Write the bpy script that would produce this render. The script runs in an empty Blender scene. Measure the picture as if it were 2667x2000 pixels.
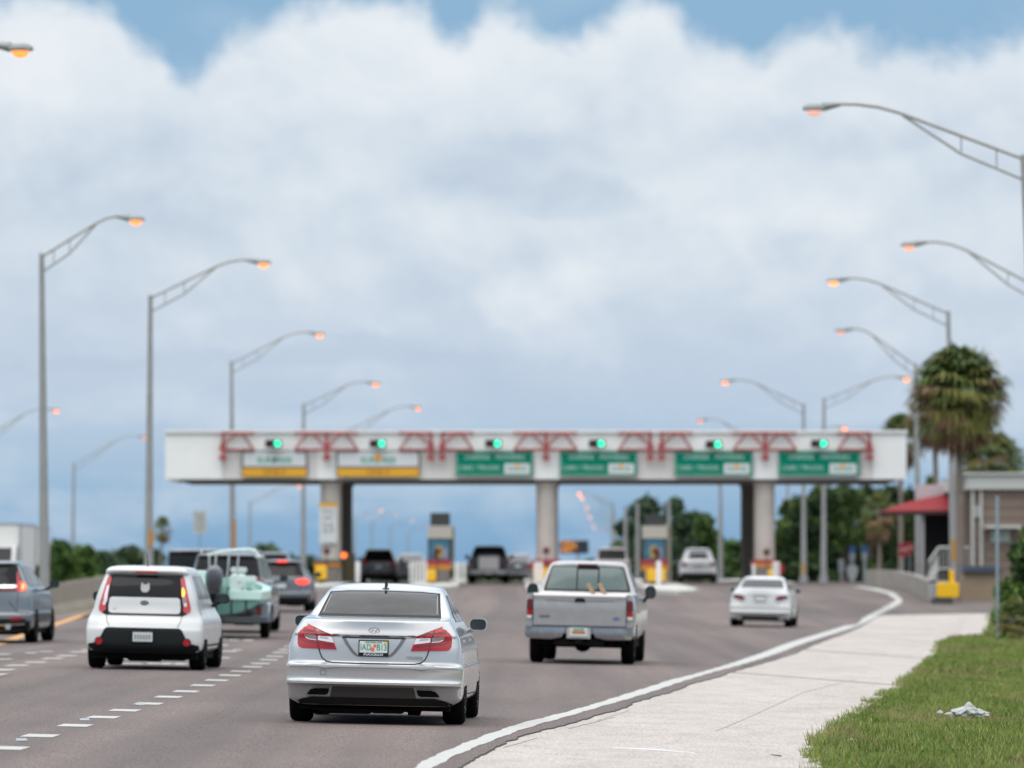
import bpy, bmesh, math, random
import numpy as np
from mathutils import Vector, Matrix
R = math.radians
sc = bpy.context.scene
# ------------------------------------------------------------------ camera
FPX = 15187.0; HC = 1.63; HZ = 1492.0; K = 2667 / 2212
pitch = math.atan((HZ - 1000) / FPX)
cam = bpy.data.objects.new("camera", bpy.data.cameras.new("camera"))
sc.collection.objects.link(cam)
cam.location = (0, 0, HC); cam.rotation_euler = (R(90) + pitch, 0, 0)
cam.data.sensor_width = 36; cam.data.lens = FPX / 2667 * 36
cam.data.clip_start = 1; cam.data.clip_end = 6000
cam.data.dof.use_dof = True; cam.data.dof.focus_distance = 62.3; cam.data.dof.aperture_fstop = 2.55
sc.camera = cam
sc.view_settings.view_transform = 'Standard'; sc.view_settings.look = 'None'
sc.view_settings.exposure = 0; sc.view_settings.gamma = 1
sc.cycles.max_bounces = 6; sc.cycles.diffuse_bounces = 3; sc.cycles.glossy_bounces = 3
sc.cycles.use_denoising = True

def lin(r, g, b):
    f = lambda c: (c / 255 / 12.92) if c <= 10 else ((c / 255 + .055) / 1.055) ** 2.4
    return (f(r), f(g), f(b), 1)
# ------------------------------------------------------------------ world
SUN_EL, SUN_AZ = R(62), R(205)
w = bpy.data.worlds.new("World"); sc.world = w; w.use_nodes = True
N = w.node_tree.nodes; L = w.node_tree.links; N.clear()
def nd(tree, t, **kw):
    n = tree.nodes.new(t)
    for k, v in kw.items():
        setattr(n, k, v)
    return n
def wm(op, a, b=None, c=None, clamp=False):
    n = nd(w.node_tree, 'ShaderNodeMath', operation=op, use_clamp=clamp)
    for i, v in enumerate((a, b, c)):
        if v is None: continue
        if isinstance(v, (int, float)): n.inputs[i].default_value = v
        else: L.new(v, n.inputs[i])
    return n.outputs[0]
def smooth(v, a, b):
    n = nd(w.node_tree, 'ShaderNodeMapRange', interpolation_type='SMOOTHSTEP')
    L.new(v, n.inputs[0]); n.inputs[1].default_value = a; n.inputs[2].default_value = b
    return n.outputs[0]
def wmix(f, a, b):
    n = nd(w.node_tree, 'ShaderNodeMix', data_type='RGBA')
    for i, v in ((0, f), (6, a), (7, b)):
        if isinstance(v, (int, float, tuple)): n.inputs[i].default_value = v
        else: L.new(v, n.inputs[i])
    return n.outputs[2]
tc = nd(w.node_tree, 'ShaderNodeTexCoord')
sp = nd(w.node_tree, 'ShaderNodeSeparateXYZ'); L.new(tc.outputs['Generated'], sp.inputs[0])
az = wm('MULTIPLY', wm('ARCTAN2', sp.outputs[0], sp.outputs[1]), FPX / 1000)
el = wm('MULTIPLY', wm('ARCSINE', sp.outputs[2]), FPX / 1000)
cv = nd(w.node_tree, 'ShaderNodeCombineXYZ'); L.new(az, cv.inputs[0]); L.new(el, cv.inputs[1])
def noise(scale, detail, rough, sx=1, sy=1, off=0, dist=0.0):
    m = nd(w.node_tree, 'ShaderNodeMapping'); m.inputs['Scale'].default_value = (sx, sy, 1)
    m.inputs['Location'].default_value = (off, off * .7, off * .3)
    L.new(cv.outputs[0], m.inputs[0])
    n = nd(w.node_tree, 'ShaderNodeTexNoise'); L.new(m.outputs[0], n.inputs['Vector'])
    n.inputs['Scale'].default_value = scale; n.inputs['Detail'].default_value = detail
    n.inputs['Roughness'].default_value = rough; n.inputs['Distortion'].default_value = dist
    return wm('SUBTRACT', n.outputs[0], .5)
# top edge of the cloud bank: (px, py) in a 2212-wide frame
EDGE = [(-200, -60), (0, 2), (60, -25), (210, -12), (290, 75), (345, 95), (385, 150), (415, 148), (450, 112), (520, 62), (570, 45), (650, 5),
        (760, -30), (880, 5), (930, 30), (975, 68), (1010, 60), (1060, 8), (1130, 18), (1195, 66), (1260, 48), (1330, 14), (1400, -8), (1450, 12),
        (1500, 72), (1590, 88), (1648, 118), (1665, 90), (1720, 58), (1800, 56), (1870, 84), (1960, 104), (2060, 100), (2212, 72), (2450, -40)]
fc = nd(w.node_tree, 'ShaderNodeFloatCurve'); mp = fc.mapping; mp.use_clip = False
X0, X1 = -1.7, 1.7
pts = [((u * K - 1333.5) / 1000, (HZ - v * K) / 1000) for u, v in EDGE]
pts = [((a - X0) / (X1 - X0), e - .8) for a, e in pts]
cu = mp.curves[0]
cu.points[0].location = pts[0]; cu.points[1].location = pts[-1]
for p in pts[1:-1]: cu.points.new(*p)
mp.update()
L.new(wm('DIVIDE', wm('SUBTRACT', wm('MAXIMUM', wm('MINIMUM', az, X1), X0), X0), X1 - X0), fc.inputs['Value'])
edge = wm('ADD', fc.outputs[0], .8)
nz = wm('ADD', wm('MULTIPLY', noise(6.5, 7, .68, 1, 1, 3.1, .3), .20), wm('MULTIPLY', noise(2.2, 3, .5, 1, 1, 9.7), .05))
dist = wm('SUBTRACT', wm('ADD', edge, nz), el)
cloud = smooth(dist, -.03, .085)
# blue gap and blue veil low over the horizon
sky = nd(w.node_tree, 'ShaderNodeTexSky', sky_type='NISHITA'); sky.sun_disc = False
sky.sun_elevation = SUN_EL; sky.sun_rotation = SUN_AZ; sky.air_density = 1.2; sky.dust_density = .6
skym = nd(w.node_tree, 'ShaderNodeVectorMath', operation='MULTIPLY'); L.new(sky.outputs[0], skym.inputs[0]); skym.inputs[1].default_value = (.018, .022, .030)
blue = wmix(.93, skym.outputs[0], lin(146, 185, 217))
blue = wmix(wm('MULTIPLY', smooth(noise(1.6, 4, .55, .7, 1.3, 4.4), .0, .3), .7), blue, lin(186, 208, 227))
ramp = nd(w.node_tree, 'ShaderNodeValToRGB'); L.new(wm('DIVIDE', el, 1.6, clamp=True), ramp.inputs[0])
stops = [(0, (124, 165, 202)), (.05, (130, 170, 205)), (.12, (150, 183, 212)), (.20, (174, 198, 220)), (.30, (192, 208, 226)), (.42, (203, 216, 230)),
         (.62, (210, 222, 233)), (.80, (216, 226, 236)), (1.0, (222, 231, 239))]
ramp.color_ramp.elements[0].color = lin(*stops[0][1]); ramp.color_ramp.elements[1].color = lin(*stops[-1][1])
for p, c in stops[1:-1]:
    e_ = ramp.color_ramp.elements.new(p); e_.color = lin(*c)
col = ramp.outputs[0]
# billows: bright heads and blue-grey hollows
b1 = noise(1.5, 5, .55, 1, 1.5, 1.3, .7); b2 = noise(4.5, 5, .6, 1, 1.25, 7.7, .4); b3 = noise(1.5, 3, .5, .55, 4.0, 2.2)
hi = smooth(el, .35, 1.0)
bil = wm('ADD', wm('MULTIPLY', b1, .95), wm('MULTIPLY', b2, .35))
bil = wm('MULTIPLY', bil, wm('ADD', .45, wm('MULTIPLY', hi, .55)))
bil = wm('ADD', bil, wm('MULTIPLY', wm('MULTIPLY', b3, .55), wm('SUBTRACT', 1.0, hi)))
# hand-placed heads / hollows, (u, v, ru, rv, amount)
BL = [(150, 190, 260, 150, .22), (760, 130, 330, 150, .20), (1370, 130, 330, 150, .16), (1800, 170, 240, 110, .10), (1180, 630, 150, 65, .16),
      (1700, 420, 360, 90, .12), (640, 360, 300, 90, .10), (1000, 330, 330, 60, -.10), (1200, 420, 280, 60, -.16), (1800, 300, 260, 60, -.12),
      (130, 600, 200, 100, -.04), (300, 470, 200, 60, -.10), (1230, 420, 220, 50, -.12), (700, 770, 380, 30, -.16), (200, 790, 260, 26, -.12),
      (1600, 760, 400, 60, -.02), (2100, 520, 180, 120, .10), (60, 120, 160, 120, .12), (430, 70, 120, 40, -.2), (1600, 560, 300, 60, -.06)]
for u, v, ru, rv, am in BL:
    a0, e0 = (u * K - 1333.5) / 1000, (HZ - v * K) / 1000
    dx = wm('DIVIDE', wm('SUBTRACT', wm('ADD', az, wm('MULTIPLY', b2, .25)), a0), ru * K / 1000)
    dy = wm('DIVIDE', wm('SUBTRACT', wm('ADD', el, wm('MULTIPLY', b2, .18)), e0), rv * K / 1000)
    r2 = wm('ADD', wm('MULTIPLY', dx, dx), wm('MULTIPLY', dy, dy))
    bil = wm('ADD', bil, wm('MULTIPLY', wm('SUBTRACT', 1.0, smooth(r2, 0, 1.3)), am))
def relief(scale, sx, sy, off, d, det=6, rg=.6):
    a_ = noise(scale, det, rg, sx, sy, off, .25)
    m = nd(w.node_tree, 'ShaderNodeMapping'); m.inputs['Scale'].default_value = (sx, sy, 1); m.inputs['Location'].default_value = (off + d * .35, off * .7 + d, off * .3); L.new(cv.outputs[0], m.inputs[0])
    n = nd(w.node_tree, 'ShaderNodeTexNoise'); L.new(m.outputs[0], n.inputs['Vector']); n.inputs['Scale'].default_value = scale; n.inputs['Detail'].default_value = det - 2
    n.inputs['Roughness'].default_value = rg; n.inputs['Distortion'].default_value = .25
    return wm('SUBTRACT', a_, wm('SUBTRACT', n.outputs[0], .5))
rl_ = wm('ADD', wm('MULTIPLY', relief(1.6, 1, 1.3, 2.9, .11, 6, .55), .85), wm('MULTIPLY', relief(4.2, 1, 1.1, 6.1, .04, 5, .5), .36))
bil = wm('ADD', bil, wm('MULTIPLY', rl_, wm('ADD', .35, wm('MULTIPLY', smooth(el, .25, .9), .75))))
rim = wm('MULTIPLY', wm('SUBTRACT', 1.0, smooth(dist, .0, .25)), .14)
bil = wm('ADD', bil, rim)
up = wm('MAXIMUM', bil, 0.0); dn = wm('MAXIMUM', wm('MULTIPLY', bil, -1.0), 0.0)
col = wmix(wm('MULTIPLY', up, 2.4, clamp=True), col, lin(233, 239, 244))
col = wmix(wm('MULTIPLY', dn, 1.7, clamp=True), col, lin(172, 191, 214))
vis = wmix(cloud, blue, col)
# upper dome: bright thin overcast that lights the scene
dome = smooth(el, 1.9, 9.0)
over = wmix(wm('ADD', .5, noise(.35, 4, .55, 1, 1, 5.0), clamp=True), (1.42, 1.47, 1.53, 1), (1.92, 1.93, 1.94, 1))
fin = wmix(dome, vis, over)
bg = nd(w.node_tree, 'ShaderNodeBackground'); L.new(fin, bg.inputs[0]); bg.inputs[1].default_value = 1.0
wo = nd(w.node_tree, 'ShaderNodeOutputWorld'); L.new(bg.outputs[0], wo.inputs[0])
# ------------------------------------------------------------------ sun
sl = bpy.data.lights.new("sun", 'SUN'); sl.energy = 1.3; sl.angle = R(50); sl.color = (1, .96, .9)
so = bpy.data.objects.new("sun", sl); sc.collection.objects.link(so)
so.rotation_euler = (R(90) - SUN_EL, 0, -SUN_AZ + R(180))

# ------------------------------------------------------------------ materials
MC = {}
def mat(name, rgb, rough=.6, metal=0.0, spec=.5, coat=0.0, var=0.0, vscale=3.0, emit=None, es=0.0, bump=0.0, bscale=30, rgb2=None, ior=None, detail=5):
    if name in MC: return MC[name]
    m = bpy.data.materials.new(name); m.use_nodes = True; t = m.node_tree; p = t.nodes['Principled BSDF']
    c = lin(*rgb) if max(rgb) > 1 else (*rgb, 1)
    p.inputs['Base Color'].default_value = c
    p.inputs['Roughness'].default_value = rough; p.inputs['Metallic'].default_value = metal
    p.inputs['Specular IOR Level'].default_value = spec; p.inputs['Coat Weight'].default_value = coat
    p.inputs['Coat Roughness'].default_value = .06
    if ior: p.inputs['IOR'].default_value = ior
    if emit:
        p.inputs['Emission Color'].default_value = lin(*emit); p.inputs['Emission Strength'].default_value = es
    co = None
    if var or rgb2 or bump:
        co = t.nodes.new('ShaderNodeTexCoord')
    if var or rgb2:
        n = t.nodes.new('ShaderNodeTexNoise'); n.inputs['Scale'].default_value = vscale; n.inputs['Detail'].default_value = detail
        n.inputs['Roughness'].default_value = .6
        t.links.new(co.outputs['Object'], n.inputs['Vector'])
        r = t.nodes.new('ShaderNodeValToRGB'); t.links.new(n.outputs[0], r.inputs[0])
        a = tuple(x * (1 - var) for x in c[:3]) + (1,)
        b = (lin(*rgb2) if max(rgb2) > 1 else (*rgb2, 1)) if rgb2 else tuple(min(1, x * (1 + var)) for x in c[:3]) + (1,)
        r.color_ramp.elements[0].position = .35; r.color_ramp.elements[1].position = .65
        r.color_ramp.elements[0].color = a; r.color_ramp.elements[1].color = b
        t.links.new(r.outputs[0], p.inputs['Base Color'])
    if bump:
        n = t.nodes.new('ShaderNodeTexNoise'); n.inputs['Scale'].default_value = bscale; n.inputs['Detail'].default_value = 4
        t.links.new(co.outputs['Object'], n.inputs['Vector'])
        b = t.nodes.new('ShaderNodeBump'); b.inputs['Strength'].default_value = bump; b.inputs['Distance'].default_value = .02
        t.links.new(n.outputs[0], b.inputs['Height']); t.links.new(b.outputs[0], p.inputs['Normal'])
    MC[name] = m
    return m
def paint(name, rgb, metal=.0, rough=.3): return mat(name, rgb, rough, metal, .5, .6)
M = dict(
    silver=mat('silver_paint', (.50, .502, .505), .27, .55, .5, .9, var=.02, vscale=40),
    silver2=mat('pickup_silver_paint', (.41, .402, .405), .36, .6, .5, .7, var=.05, vscale=6),
    silver3=mat('suv_silver_paint', (.56, .56, .58), .33, .15, .5, .8),
    white=paint('white_paint', (.60, .61, .61)), grey=mat('grey_paint', (.14, .15, .17), .32, .5, .5, .8),
    dgrey=mat('dark_grey_paint', (.085, .09, .10), .32, .4, .5, .8), black=paint('black_paint', (.02, .02, .022)),
    maroon=paint('dark_red_paint', (.05, .03, .035)), steel=mat('blue_grey_paint', (.18, .20, .22), .3, .5, .5, .8),
    glass=mat('tinted_glass', (.007, .008, .010), .10, 0, .22, 0), glassS=mat('sedan_rear_glass', (.010, .010, .011), .12, 0, .08, 0, rgb2=(.034, .034, .037), vscale=2.6),
    glassT=mat('green_cab_glass', (.085, .125, .125), .12, 0, .4, 0, rgb2=(.125, .165, .16), vscale=1.6), glassL=mat('pale_rear_glass', (.032, .035, .040), .15, 0, .08),
    trim=mat('black_plastic', (.010, .012, .013), .6, 0, .2), gap=mat('panel_gap_black', (.03, .03, .03), .7, 0, .2), under=mat('underbody_black', (.006, .006, .006), .9, 0, .1),
    tyre=mat('tyre_rubber', (.006, .006, .006), .95, 0, .08), chrome=mat('chrome', (.75, .76, .78), .12, 1.0), rim=mat('alloy_rim', (.42, .43, .45), .3, .8),
    red=mat('red_lens', (.34, .004, .010), .14, 0, .4, .5), redd=mat('deep_red_lens', (.12, .006, .012), .18, 0, .5, .5), redm=mat('bright_red_lens', (.46, .018, .024), .2, 0, .5, .8),
    redon=mat('lit_brake_lens', (.8, .05, .04), .3, emit=(255, 60, 48), es=1.6), redhot=mat('lit_brake_core', (.9, .3, .1), .3, emit=(255, 140, 60), es=2.2),
    amb=mat('lit_amber_lens', (.9, .4, .05), .3, emit=(255, 186, 60), es=1.8), clear=mat('clear_lens', (.72, .70, .72), .15, .2, .6, .5),
    lensg=mat('smoked_lens', (.30, .24, .25), .2, .3), wplate=mat('plate_white', (.62, .66, .64), .5), green=mat('plate_green', (.05, .28, .19), .5),
    orange=mat('plate_orange', (.75, .16, .05), .5), mirror=mat('mirror_glass', (.02, .03, .035), .08, 0, .6),
)
# ------------------------------------------------------------------ mesh helpers
def link(ob, parent=None):
    sc.collection.objects.link(ob)
    if parent is not None: ob.parent = parent
    return ob
def tag(o, label=None, cat=None, group=None, kind=None):
    for k, v in (('label', label), ('category', cat), ('group', group), ('kind', kind)):
        if v: o[k] = v
    return o
def thing(name, label, cat, loc=(0, 0, 0), rot=(0, 0, 0), group=None):
    o = bpy.data.objects.new(name, None); o.empty_display_size = .3
    link(o); o.location = loc; o.rotation_euler = rot
    return tag(o, label, cat, group)
class MB:
    def __init__(s): s.v = []; s.f = []; s.m = []; s.cur = 0
    def mi(s, i): s.cur = i; return s
    def add(s, vs, fs):
        b = len(s.v); s.v += [tuple(q) for q in vs]
        for f in fs: s.f.append(tuple(b + i for i in f)); s.m.append(s.cur)
        return s
    def box(s, c, d, rot=None, taper=1.0, bev=0.0):
        x, y, z = d[0] / 2, d[1] / 2, d[2] / 2
        if bev:
            b_ = min(bev, x * .9, z * .9, y * .9)
            poly = [(-x + b_, -z), (x - b_, -z), (x, -z + b_), (x, z - b_), (x - b_, z), (-x + b_, z), (-x, z - b_), (-x, -z + b_)]
            vs = []
            for yy, k in ((-y, 1 - b_ / max(x, z) * .7), (-y + b_, 1), (y - b_, 1), (y, 1 - b_ / max(x, z) * .7)):
                vs += [(px * k, yy, pz * k) for px, pz in poly]
            fs = [tuple(range(7, -1, -1))] + [tuple(range(24, 32))]
            for r in range(3):
                for i in range(8):
                    j = (i + 1) % 8
                    fs.append((r * 8 + i, r * 8 + j, r * 8 + 8 + j, r * 8 + 8 + i))
            fs = [tuple(reversed(f)) for f in fs]
        else:
            t = taper
            vs = [(-x, -y, -z), (x, -y, -z), (x, y, -z), (-x, y, -z), (-x * t, -y * t, z), (x * t, -y * t, z), (x * t, y * t, z), (-x * t, y * t, z)]
            fs = [(3, 2, 1, 0), (4, 5, 6, 7), (0, 1, 5, 4), (1, 2, 6, 5), (2, 3, 7, 6), (3, 0, 4, 7)]
        c = Vector(c)
        if rot is not None: vs = [rot @ Vector(q) + c for q in vs]
        else: vs = [Vector(q) + c for q in vs]
        return s.add(vs, fs)
    def tube(s, pts, r, n=8, cap=True):
        pts = [Vector(p) for p in pts]; rs = r if isinstance(r, (list, tuple)) else [r] * len(pts)
        vs = []; fs = []
        for i, p in enumerate(pts):
            d = (pts[min(i + 1, len(pts) - 1)] - pts[max(i - 1, 0)]).normalized()
            a = Vector((0, 0, 1)) if abs(d.z) < .9 else Vector((1, 0, 0))
            u = d.cross(a).normalized(); v = d.cross(u)
            vs += [p + (u * math.cos(2 * math.pi * k / n) + v * math.sin(2 * math.pi * k / n)) * rs[i] for k in range(n)]
        for i in range(len(pts) - 1):
            for k in range(n):
                j = (k + 1) % n
                fs.append((i * n + k, i * n + j, (i + 1) * n + j, (i + 1) * n + k))
        if cap: fs += [tuple(range(n))[::-1], tuple((len(pts) - 1) * n + k for k in range(n))]
        return s.add(vs, fs)
    def lathe(s, prof, c, axis='Z', n=24, sc_=(1, 1)):
        vs = []; fs = []; c = Vector(c)
        for r, h in prof:
            for k in range(n):
                a = 2 * math.pi * k / n; p = (r * math.cos(a) * sc_[0], r * math.sin(a) * sc_[1], h)
                if axis == 'X': p = (p[2], p[0], p[1])
                if axis == 'Y': p = (p[0], p[2], p[1])
                vs.append(Vector(p) + c)
        for i in range(len(prof) - 1):
            for k in range(n):
                j = (k + 1) % n; f = (i * n + k, i * n + j, (i + 1) * n + j, (i + 1) * n + k)
                fs.append(f if axis != 'Y' else f[::-1])
        fs += [tuple(range(n))[::-1], tuple((len(prof) - 1) * n + k for k in range(n))]
        return s.add(vs, fs)
    def prism(s, poly, y0, y1, plane='XZ'):
        n = len(poly)
        m = {'XZ': lambda a, b, h: (a, h, b), 'XY': lambda a, b, h: (a, b, h), 'YZ': lambda a, b, h: (h, a, b)}[plane]
        vs = [m(a, b, y0) for a, b in poly] + [m(a, b, y1) for a, b in poly]
        fs = [tuple(range(n)), tuple(range(2 * n - 1, n - 1, -1))] + [(i, i + n, (i + 1) % n + n, (i + 1) % n) for i in range(n)]
        return s.add(vs, fs)
    def build(s, name, mats, parent=None, smooth=False, fix=True):
        me = bpy.data.meshes.new(name); me.from_pydata(s.v, [], s.f)
        for m_ in (mats if isinstance(mats, (list, tuple)) else [mats]): me.materials.append(m_)
        me.polygons.foreach_set('material_index', s.m)
        if fix:
            bm = bmesh.new(); bm.from_mesh(me); bmesh.ops.recalc_face_normals(bm, faces=bm.faces); bm.to_mesh(me); bm.free()
        if smooth:
            me.polygons.foreach_set('use_smooth', [True] * len(me.polygons))
            if smooth != 'all':
                try: me.set_sharp_from_angle(angle=R(38))
                except Exception: pass
        me.update()
        return link(bpy.data.objects.new(name, me), parent)
def fast_mesh(name, V, F4, mats, parent=None, midx=None):
    """V (n,3) array, F4 (m,k) array"""
    me = bpy.data.meshes.new(name); k = F4.shape[1]
    me.vertices.add(len(V)); me.vertices.foreach_set('co', V.astype(np.float32).ravel())
    me.loops.add(F4.size); me.loops.foreach_set('vertex_index', F4.astype(np.int32).ravel())
    me.polygons.add(len(F4)); me.polygons.foreach_set('loop_start', np.arange(0, F4.size, k, dtype=np.int32))
    me.polygons.foreach_set('loop_total', np.full(len(F4), k, dtype=np.int32))
    for m_ in (mats if isinstance(mats, (list, tuple)) else [mats]): me.materials.append(m_)
    if midx is not None: me.polygons.foreach_set('material_index', midx.astype(np.int32))
    me.update(calc_edges=True); me.validate()
    return link(bpy.data.objects.new(name, me), parent)
def text_geo(s, size, align='CENTER', sx=1.0, bold=0.0):
    cu = bpy.data.curves.new('t', 'FONT'); cu.body = s; cu.size = size; cu.align_x = align; cu.align_y = 'CENTER'; cu.offset = bold; cu.resolution_u = 3
    o = bpy.data.objects.new('t', cu); sc.collection.objects.link(o)
    dg = bpy.context.evaluated_depsgraph_get(); me = o.evaluated_get(dg).to_mesh()
    V_ = [(v.co.x * sx, v.co.y) for v in me.vertices]; F_ = [tuple(p.vertices) for p in me.polygons]
    o.evaluated_get(dg).to_mesh_clear(); bpy.data.objects.remove(o); bpy.data.curves.remove(cu)
    return V_, F_
def add_text(mb, s, c, size, sx=1.0, bold=0.0, surf=None, align='CENTER'):
    """upright text facing -Y centred at c; surf(x,z)->y drapes it"""
    V_, F_ = text_geo(s, size, align, sx, bold)
    mb.add([(c[0] + a, (surf(c[0] + a, c[2] + b) if surf else c[1]), c[2] + b) for a, b in V_], F_)
def pchip(xs, ys):
    xs = np.array(xs, float); ys = np.array(ys, float); h = np.diff(xs); d = np.diff(ys) / h
    m = np.zeros(len(xs)); m[0] = d[0]; m[-1] = d[-1]
    for i in range(1, len(xs) - 1):
        if d[i - 1] * d[i] > 0:
            w1 = 2 * h[i] + h[i - 1]; w2 = h[i] + 2 * h[i - 1]
            m[i] = (w1 + w2) / (w1 / d[i - 1] + w2 / d[i])
    def f(x):
        x = min(max(x, xs[0]), xs[-1]); i = min(max(int(np.searchsorted(xs, x)) - 1, 0), len(xs) - 2)
        t = (x - xs[i]) / h[i]
        return float((1 + 2 * t) * (1 - t) ** 2 * ys[i] + t * (1 - t) ** 2 * h[i] * m[i] + t * t * (3 - 2 * t) * ys[i + 1] + t * t * (t - 1) * h[i] * m[i + 1])
    return f
# ------------------------------------------------------------------ terrain
_rise = pchip([-50, 45, 65, 91, 106, 121, 136, 173, 190, 215, 240, 262, 281, 300, 330, 380, 450, 600, 9000],
              [0, 0, 0, .03, .035, .06, .13, .22, .30, .50, .75, .95, 1.08, 1.14, 1.10, .8, .3, -.4, -.5])
def ground(x, y):
    fade = 1 - min(1, max(0, (y - 200) / 62)) if y > 0 else 1
    dip = .52 * min(1, max(0, (-12.8 - x) / 3.6)) * min(1, max(0, (y - 120) / 80)) * (1 - min(1, max(0, (y - 240) / 22)))
    return _rise(y) - dip - .022 * max(-5.5, min(12, x + 1.4)) * fade
def P(px, py, Y):
    """point at distance Y seen at photo pixel (px, py) of the 2667x2000 frame"""
    a = (px - 1333.5) / FPX; b = -(py - 1000) / FPX; c, s_ = math.cos(pitch), math.sin(pitch)
    dy = c - b * s_; dz = s_ + b * c
    return Vector((a * Y / dy, Y, HC + dz * Y / dy))
def U(u, v, Y): return P(u * K, v * K, Y)
def G(px, py):
    lo, hi_ = 20.0, 290.0
    g = lambda Y: (lambda p: p.z - ground(p.x, p.y))(P(px, py, Y))
    Y = lo
    while Y < hi_ and g(Y) > 0: Y += 2
    a, b = Y - 2, Y
    for _ in range(30):
        m_ = (a + b) / 2
        if g(m_) > 0: a = m_
        else: b = m_
    p = P(px, py, a); return Vector((p.x, p.y, ground(p.x, p.y)))
# ================================================================== vehicle bodies
class Shell:
    """car body described by stacked plan outlines: rows of (z, rear y, half width, corner depth, corner power, front y, front depth)"""
    def __init__(s, rows, sub=3):
        ss = list(range(len(rows))); s.n = len(rows) - 1
        s.c = [pchip(ss, [r[i] for r in rows]) for i in range(7)]
        s.sub = sub; s.z0, s.z1 = rows[0][0], rows[-1][0]
    def at(s, t): return [f(t) for f in s.c]
    def tz(s, z):
        a, b = 0.0, float(s.n)
        if z <= s.z0: return 0.0
        if z >= s.z1: return b
        for _ in range(26):
            m_ = (a + b) / 2
            if s.c[0](m_) < z: a = m_
            else: b = m_
        return a
    def lin(s, z):
        t = s.tz(z) * s.sub; k = min(int(t), s.n * s.sub - 1); a, b = s.at(k / s.sub), s.at((k + 1) / s.sub)
        q = (z - a[0]) / max(1e-6, b[0] - a[0]); q = min(1, max(0, q))
        return [u + (v - u) * q for u, v in zip(a, b)]
    def rear(s, x, z):
        _, yr, w_, d, n, _, _ = s.lin(z); q = min(1.0, abs(x) / w_)
        return yr + d * (1 - (1 - q ** n) ** (1 / n))
    def side(s, y, z):
        _, yr, w_, d, n, yf, df = s.lin(z)
        if y < yr + d: q = min(1, max(0, 1 - (y - yr) / d)); return w_ * (1 - q ** n) ** (1 / n)
        if y > yf - df: q = min(1, max(0, 1 - (yf - y) / df)); return w_ * (1 - q ** 2.6) ** (1 / 2.6)
        return w_
    def ring(s, t, nr=22, nf=12, ns=14):
        z, yr, w_, d, n, yf, df = s.at(t); p = []
        df = min(df, (yf - yr) * .45); d_ = min(d, (yf - yr) * .45)
        for i in range(-nr, nr + 1):
            a = i / nr * math.pi / 2; x = w_ * math.copysign(abs(math.sin(a)) ** (2 / n), a); y = yr + d_ * (1 - abs(math.cos(a)) ** (2 / n)); p.append((x, y, z))
        for i in range(1, ns):
            p.append((w_, yr + d_ + (yf - df - yr - d_) * i / ns, z))
        for i in range(-nf, nf + 1):
            a = i / nf * math.pi / 2; x = -w_ * math.copysign(abs(math.sin(a)) ** (2 / 2.6), a); y = yf - df * (1 - abs(math.cos(a)) ** (2 / 2.6)); p.append((x, y, z))
        for i in range(1, ns):
            p.append((-w_, yf - df - (yf - df - yr - d_) * i / ns, z))
        return p
    def mesh(s, mb, low=None):
        """low: (z, material index) below which faces take another slot"""
        rings = [s.ring(i / s.sub) for i in range(s.n * s.sub + 1)]; m_ = len(rings[0]); b = len(mb.v)
        mb.v += [q for r in rings for q in r]
        for i in range(len(rings) - 1):
            zc = (rings[i][0][2] + rings[i + 1][0][2]) / 2
            for k in range(m_):
                j = (k + 1) % m_
                mb.f.append((b + i * m_ + k, b + i * m_ + j, b + (i + 1) * m_ + j, b + (i + 1) * m_ + k))
                mb.m.append(low[1] if low and zc < low[0] else mb.cur)
        top = b + (len(rings) - 1) * m_
        mb.f.append(tuple(b + k for k in range(m_))[::-1]); mb.m.append(low[1] if low else mb.cur)
        mb.f.append(tuple(top + k for k in range(m_))); mb.m.append(mb.cur)
        return mb
def grid_poly(poly, step):
    bm = bmesh.new(); vs = [bm.verts.new((a, 0, b)) for a, b in poly]; bm.faces.new(vs)
    xs = [p[0] for p in poly]; zs = [p[1] for p in poly]
    for lo, hi_, ax in ((min(xs), max(xs), (1, 0, 0)), (min(zs), max(zs), (0, 0, 1))):
        k = max(1, min(60, int((hi_ - lo) / step)))
        for i in range(1, k):
            q = lo + (hi_ - lo) * i / k
            bmesh.ops.bisect_plane(bm, geom=bm.verts[:] + bm.edges[:] + bm.faces[:], plane_co=(q, 0, 0) if ax[0] else (0, 0, q), plane_no=ax)
    bmesh.ops.triangulate(bm, faces=[f for f in bm.faces if len(f.verts) > 4])
    bm.verts.index_update()
    V_ = [(v.co.x, v.co.z) for v in bm.verts]; F_ = [tuple(v.index for v in f.verts) for f in bm.faces]
    E_ = [(e.verts[0].index, e.verts[1].index) for e in bm.edges if len(e.link_faces) == 1]
    bm.free(); return V_, F_, E_
def patch(mb, poly, fn, off=.003, thick=.02, step=.05):
    step = min(step, .03); off = off + .004; thick = thick + .008
    """lay a polygon on a surface; fn(a, b, off) -> 3d point, off > 0 stands proud"""
    V_, F_, E_ = grid_poly(poly, step); n = len(V_)
    vs = [fn(a, b, off) for a, b in V_] + [fn(a, b, off - thick) for a, b in V_]
    fs = list(F_) + [(a, b, b + n, a + n) for a, b in E_]
    return mb.add(vs, fs)
def rearfn(sh): return lambda a, b, o: (a, sh.rear(a, b) - o, b)
def sidefn(sh, sg): return lambda a, b, o: (sg * (sh.side(a, b) + o), a, b)
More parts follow.
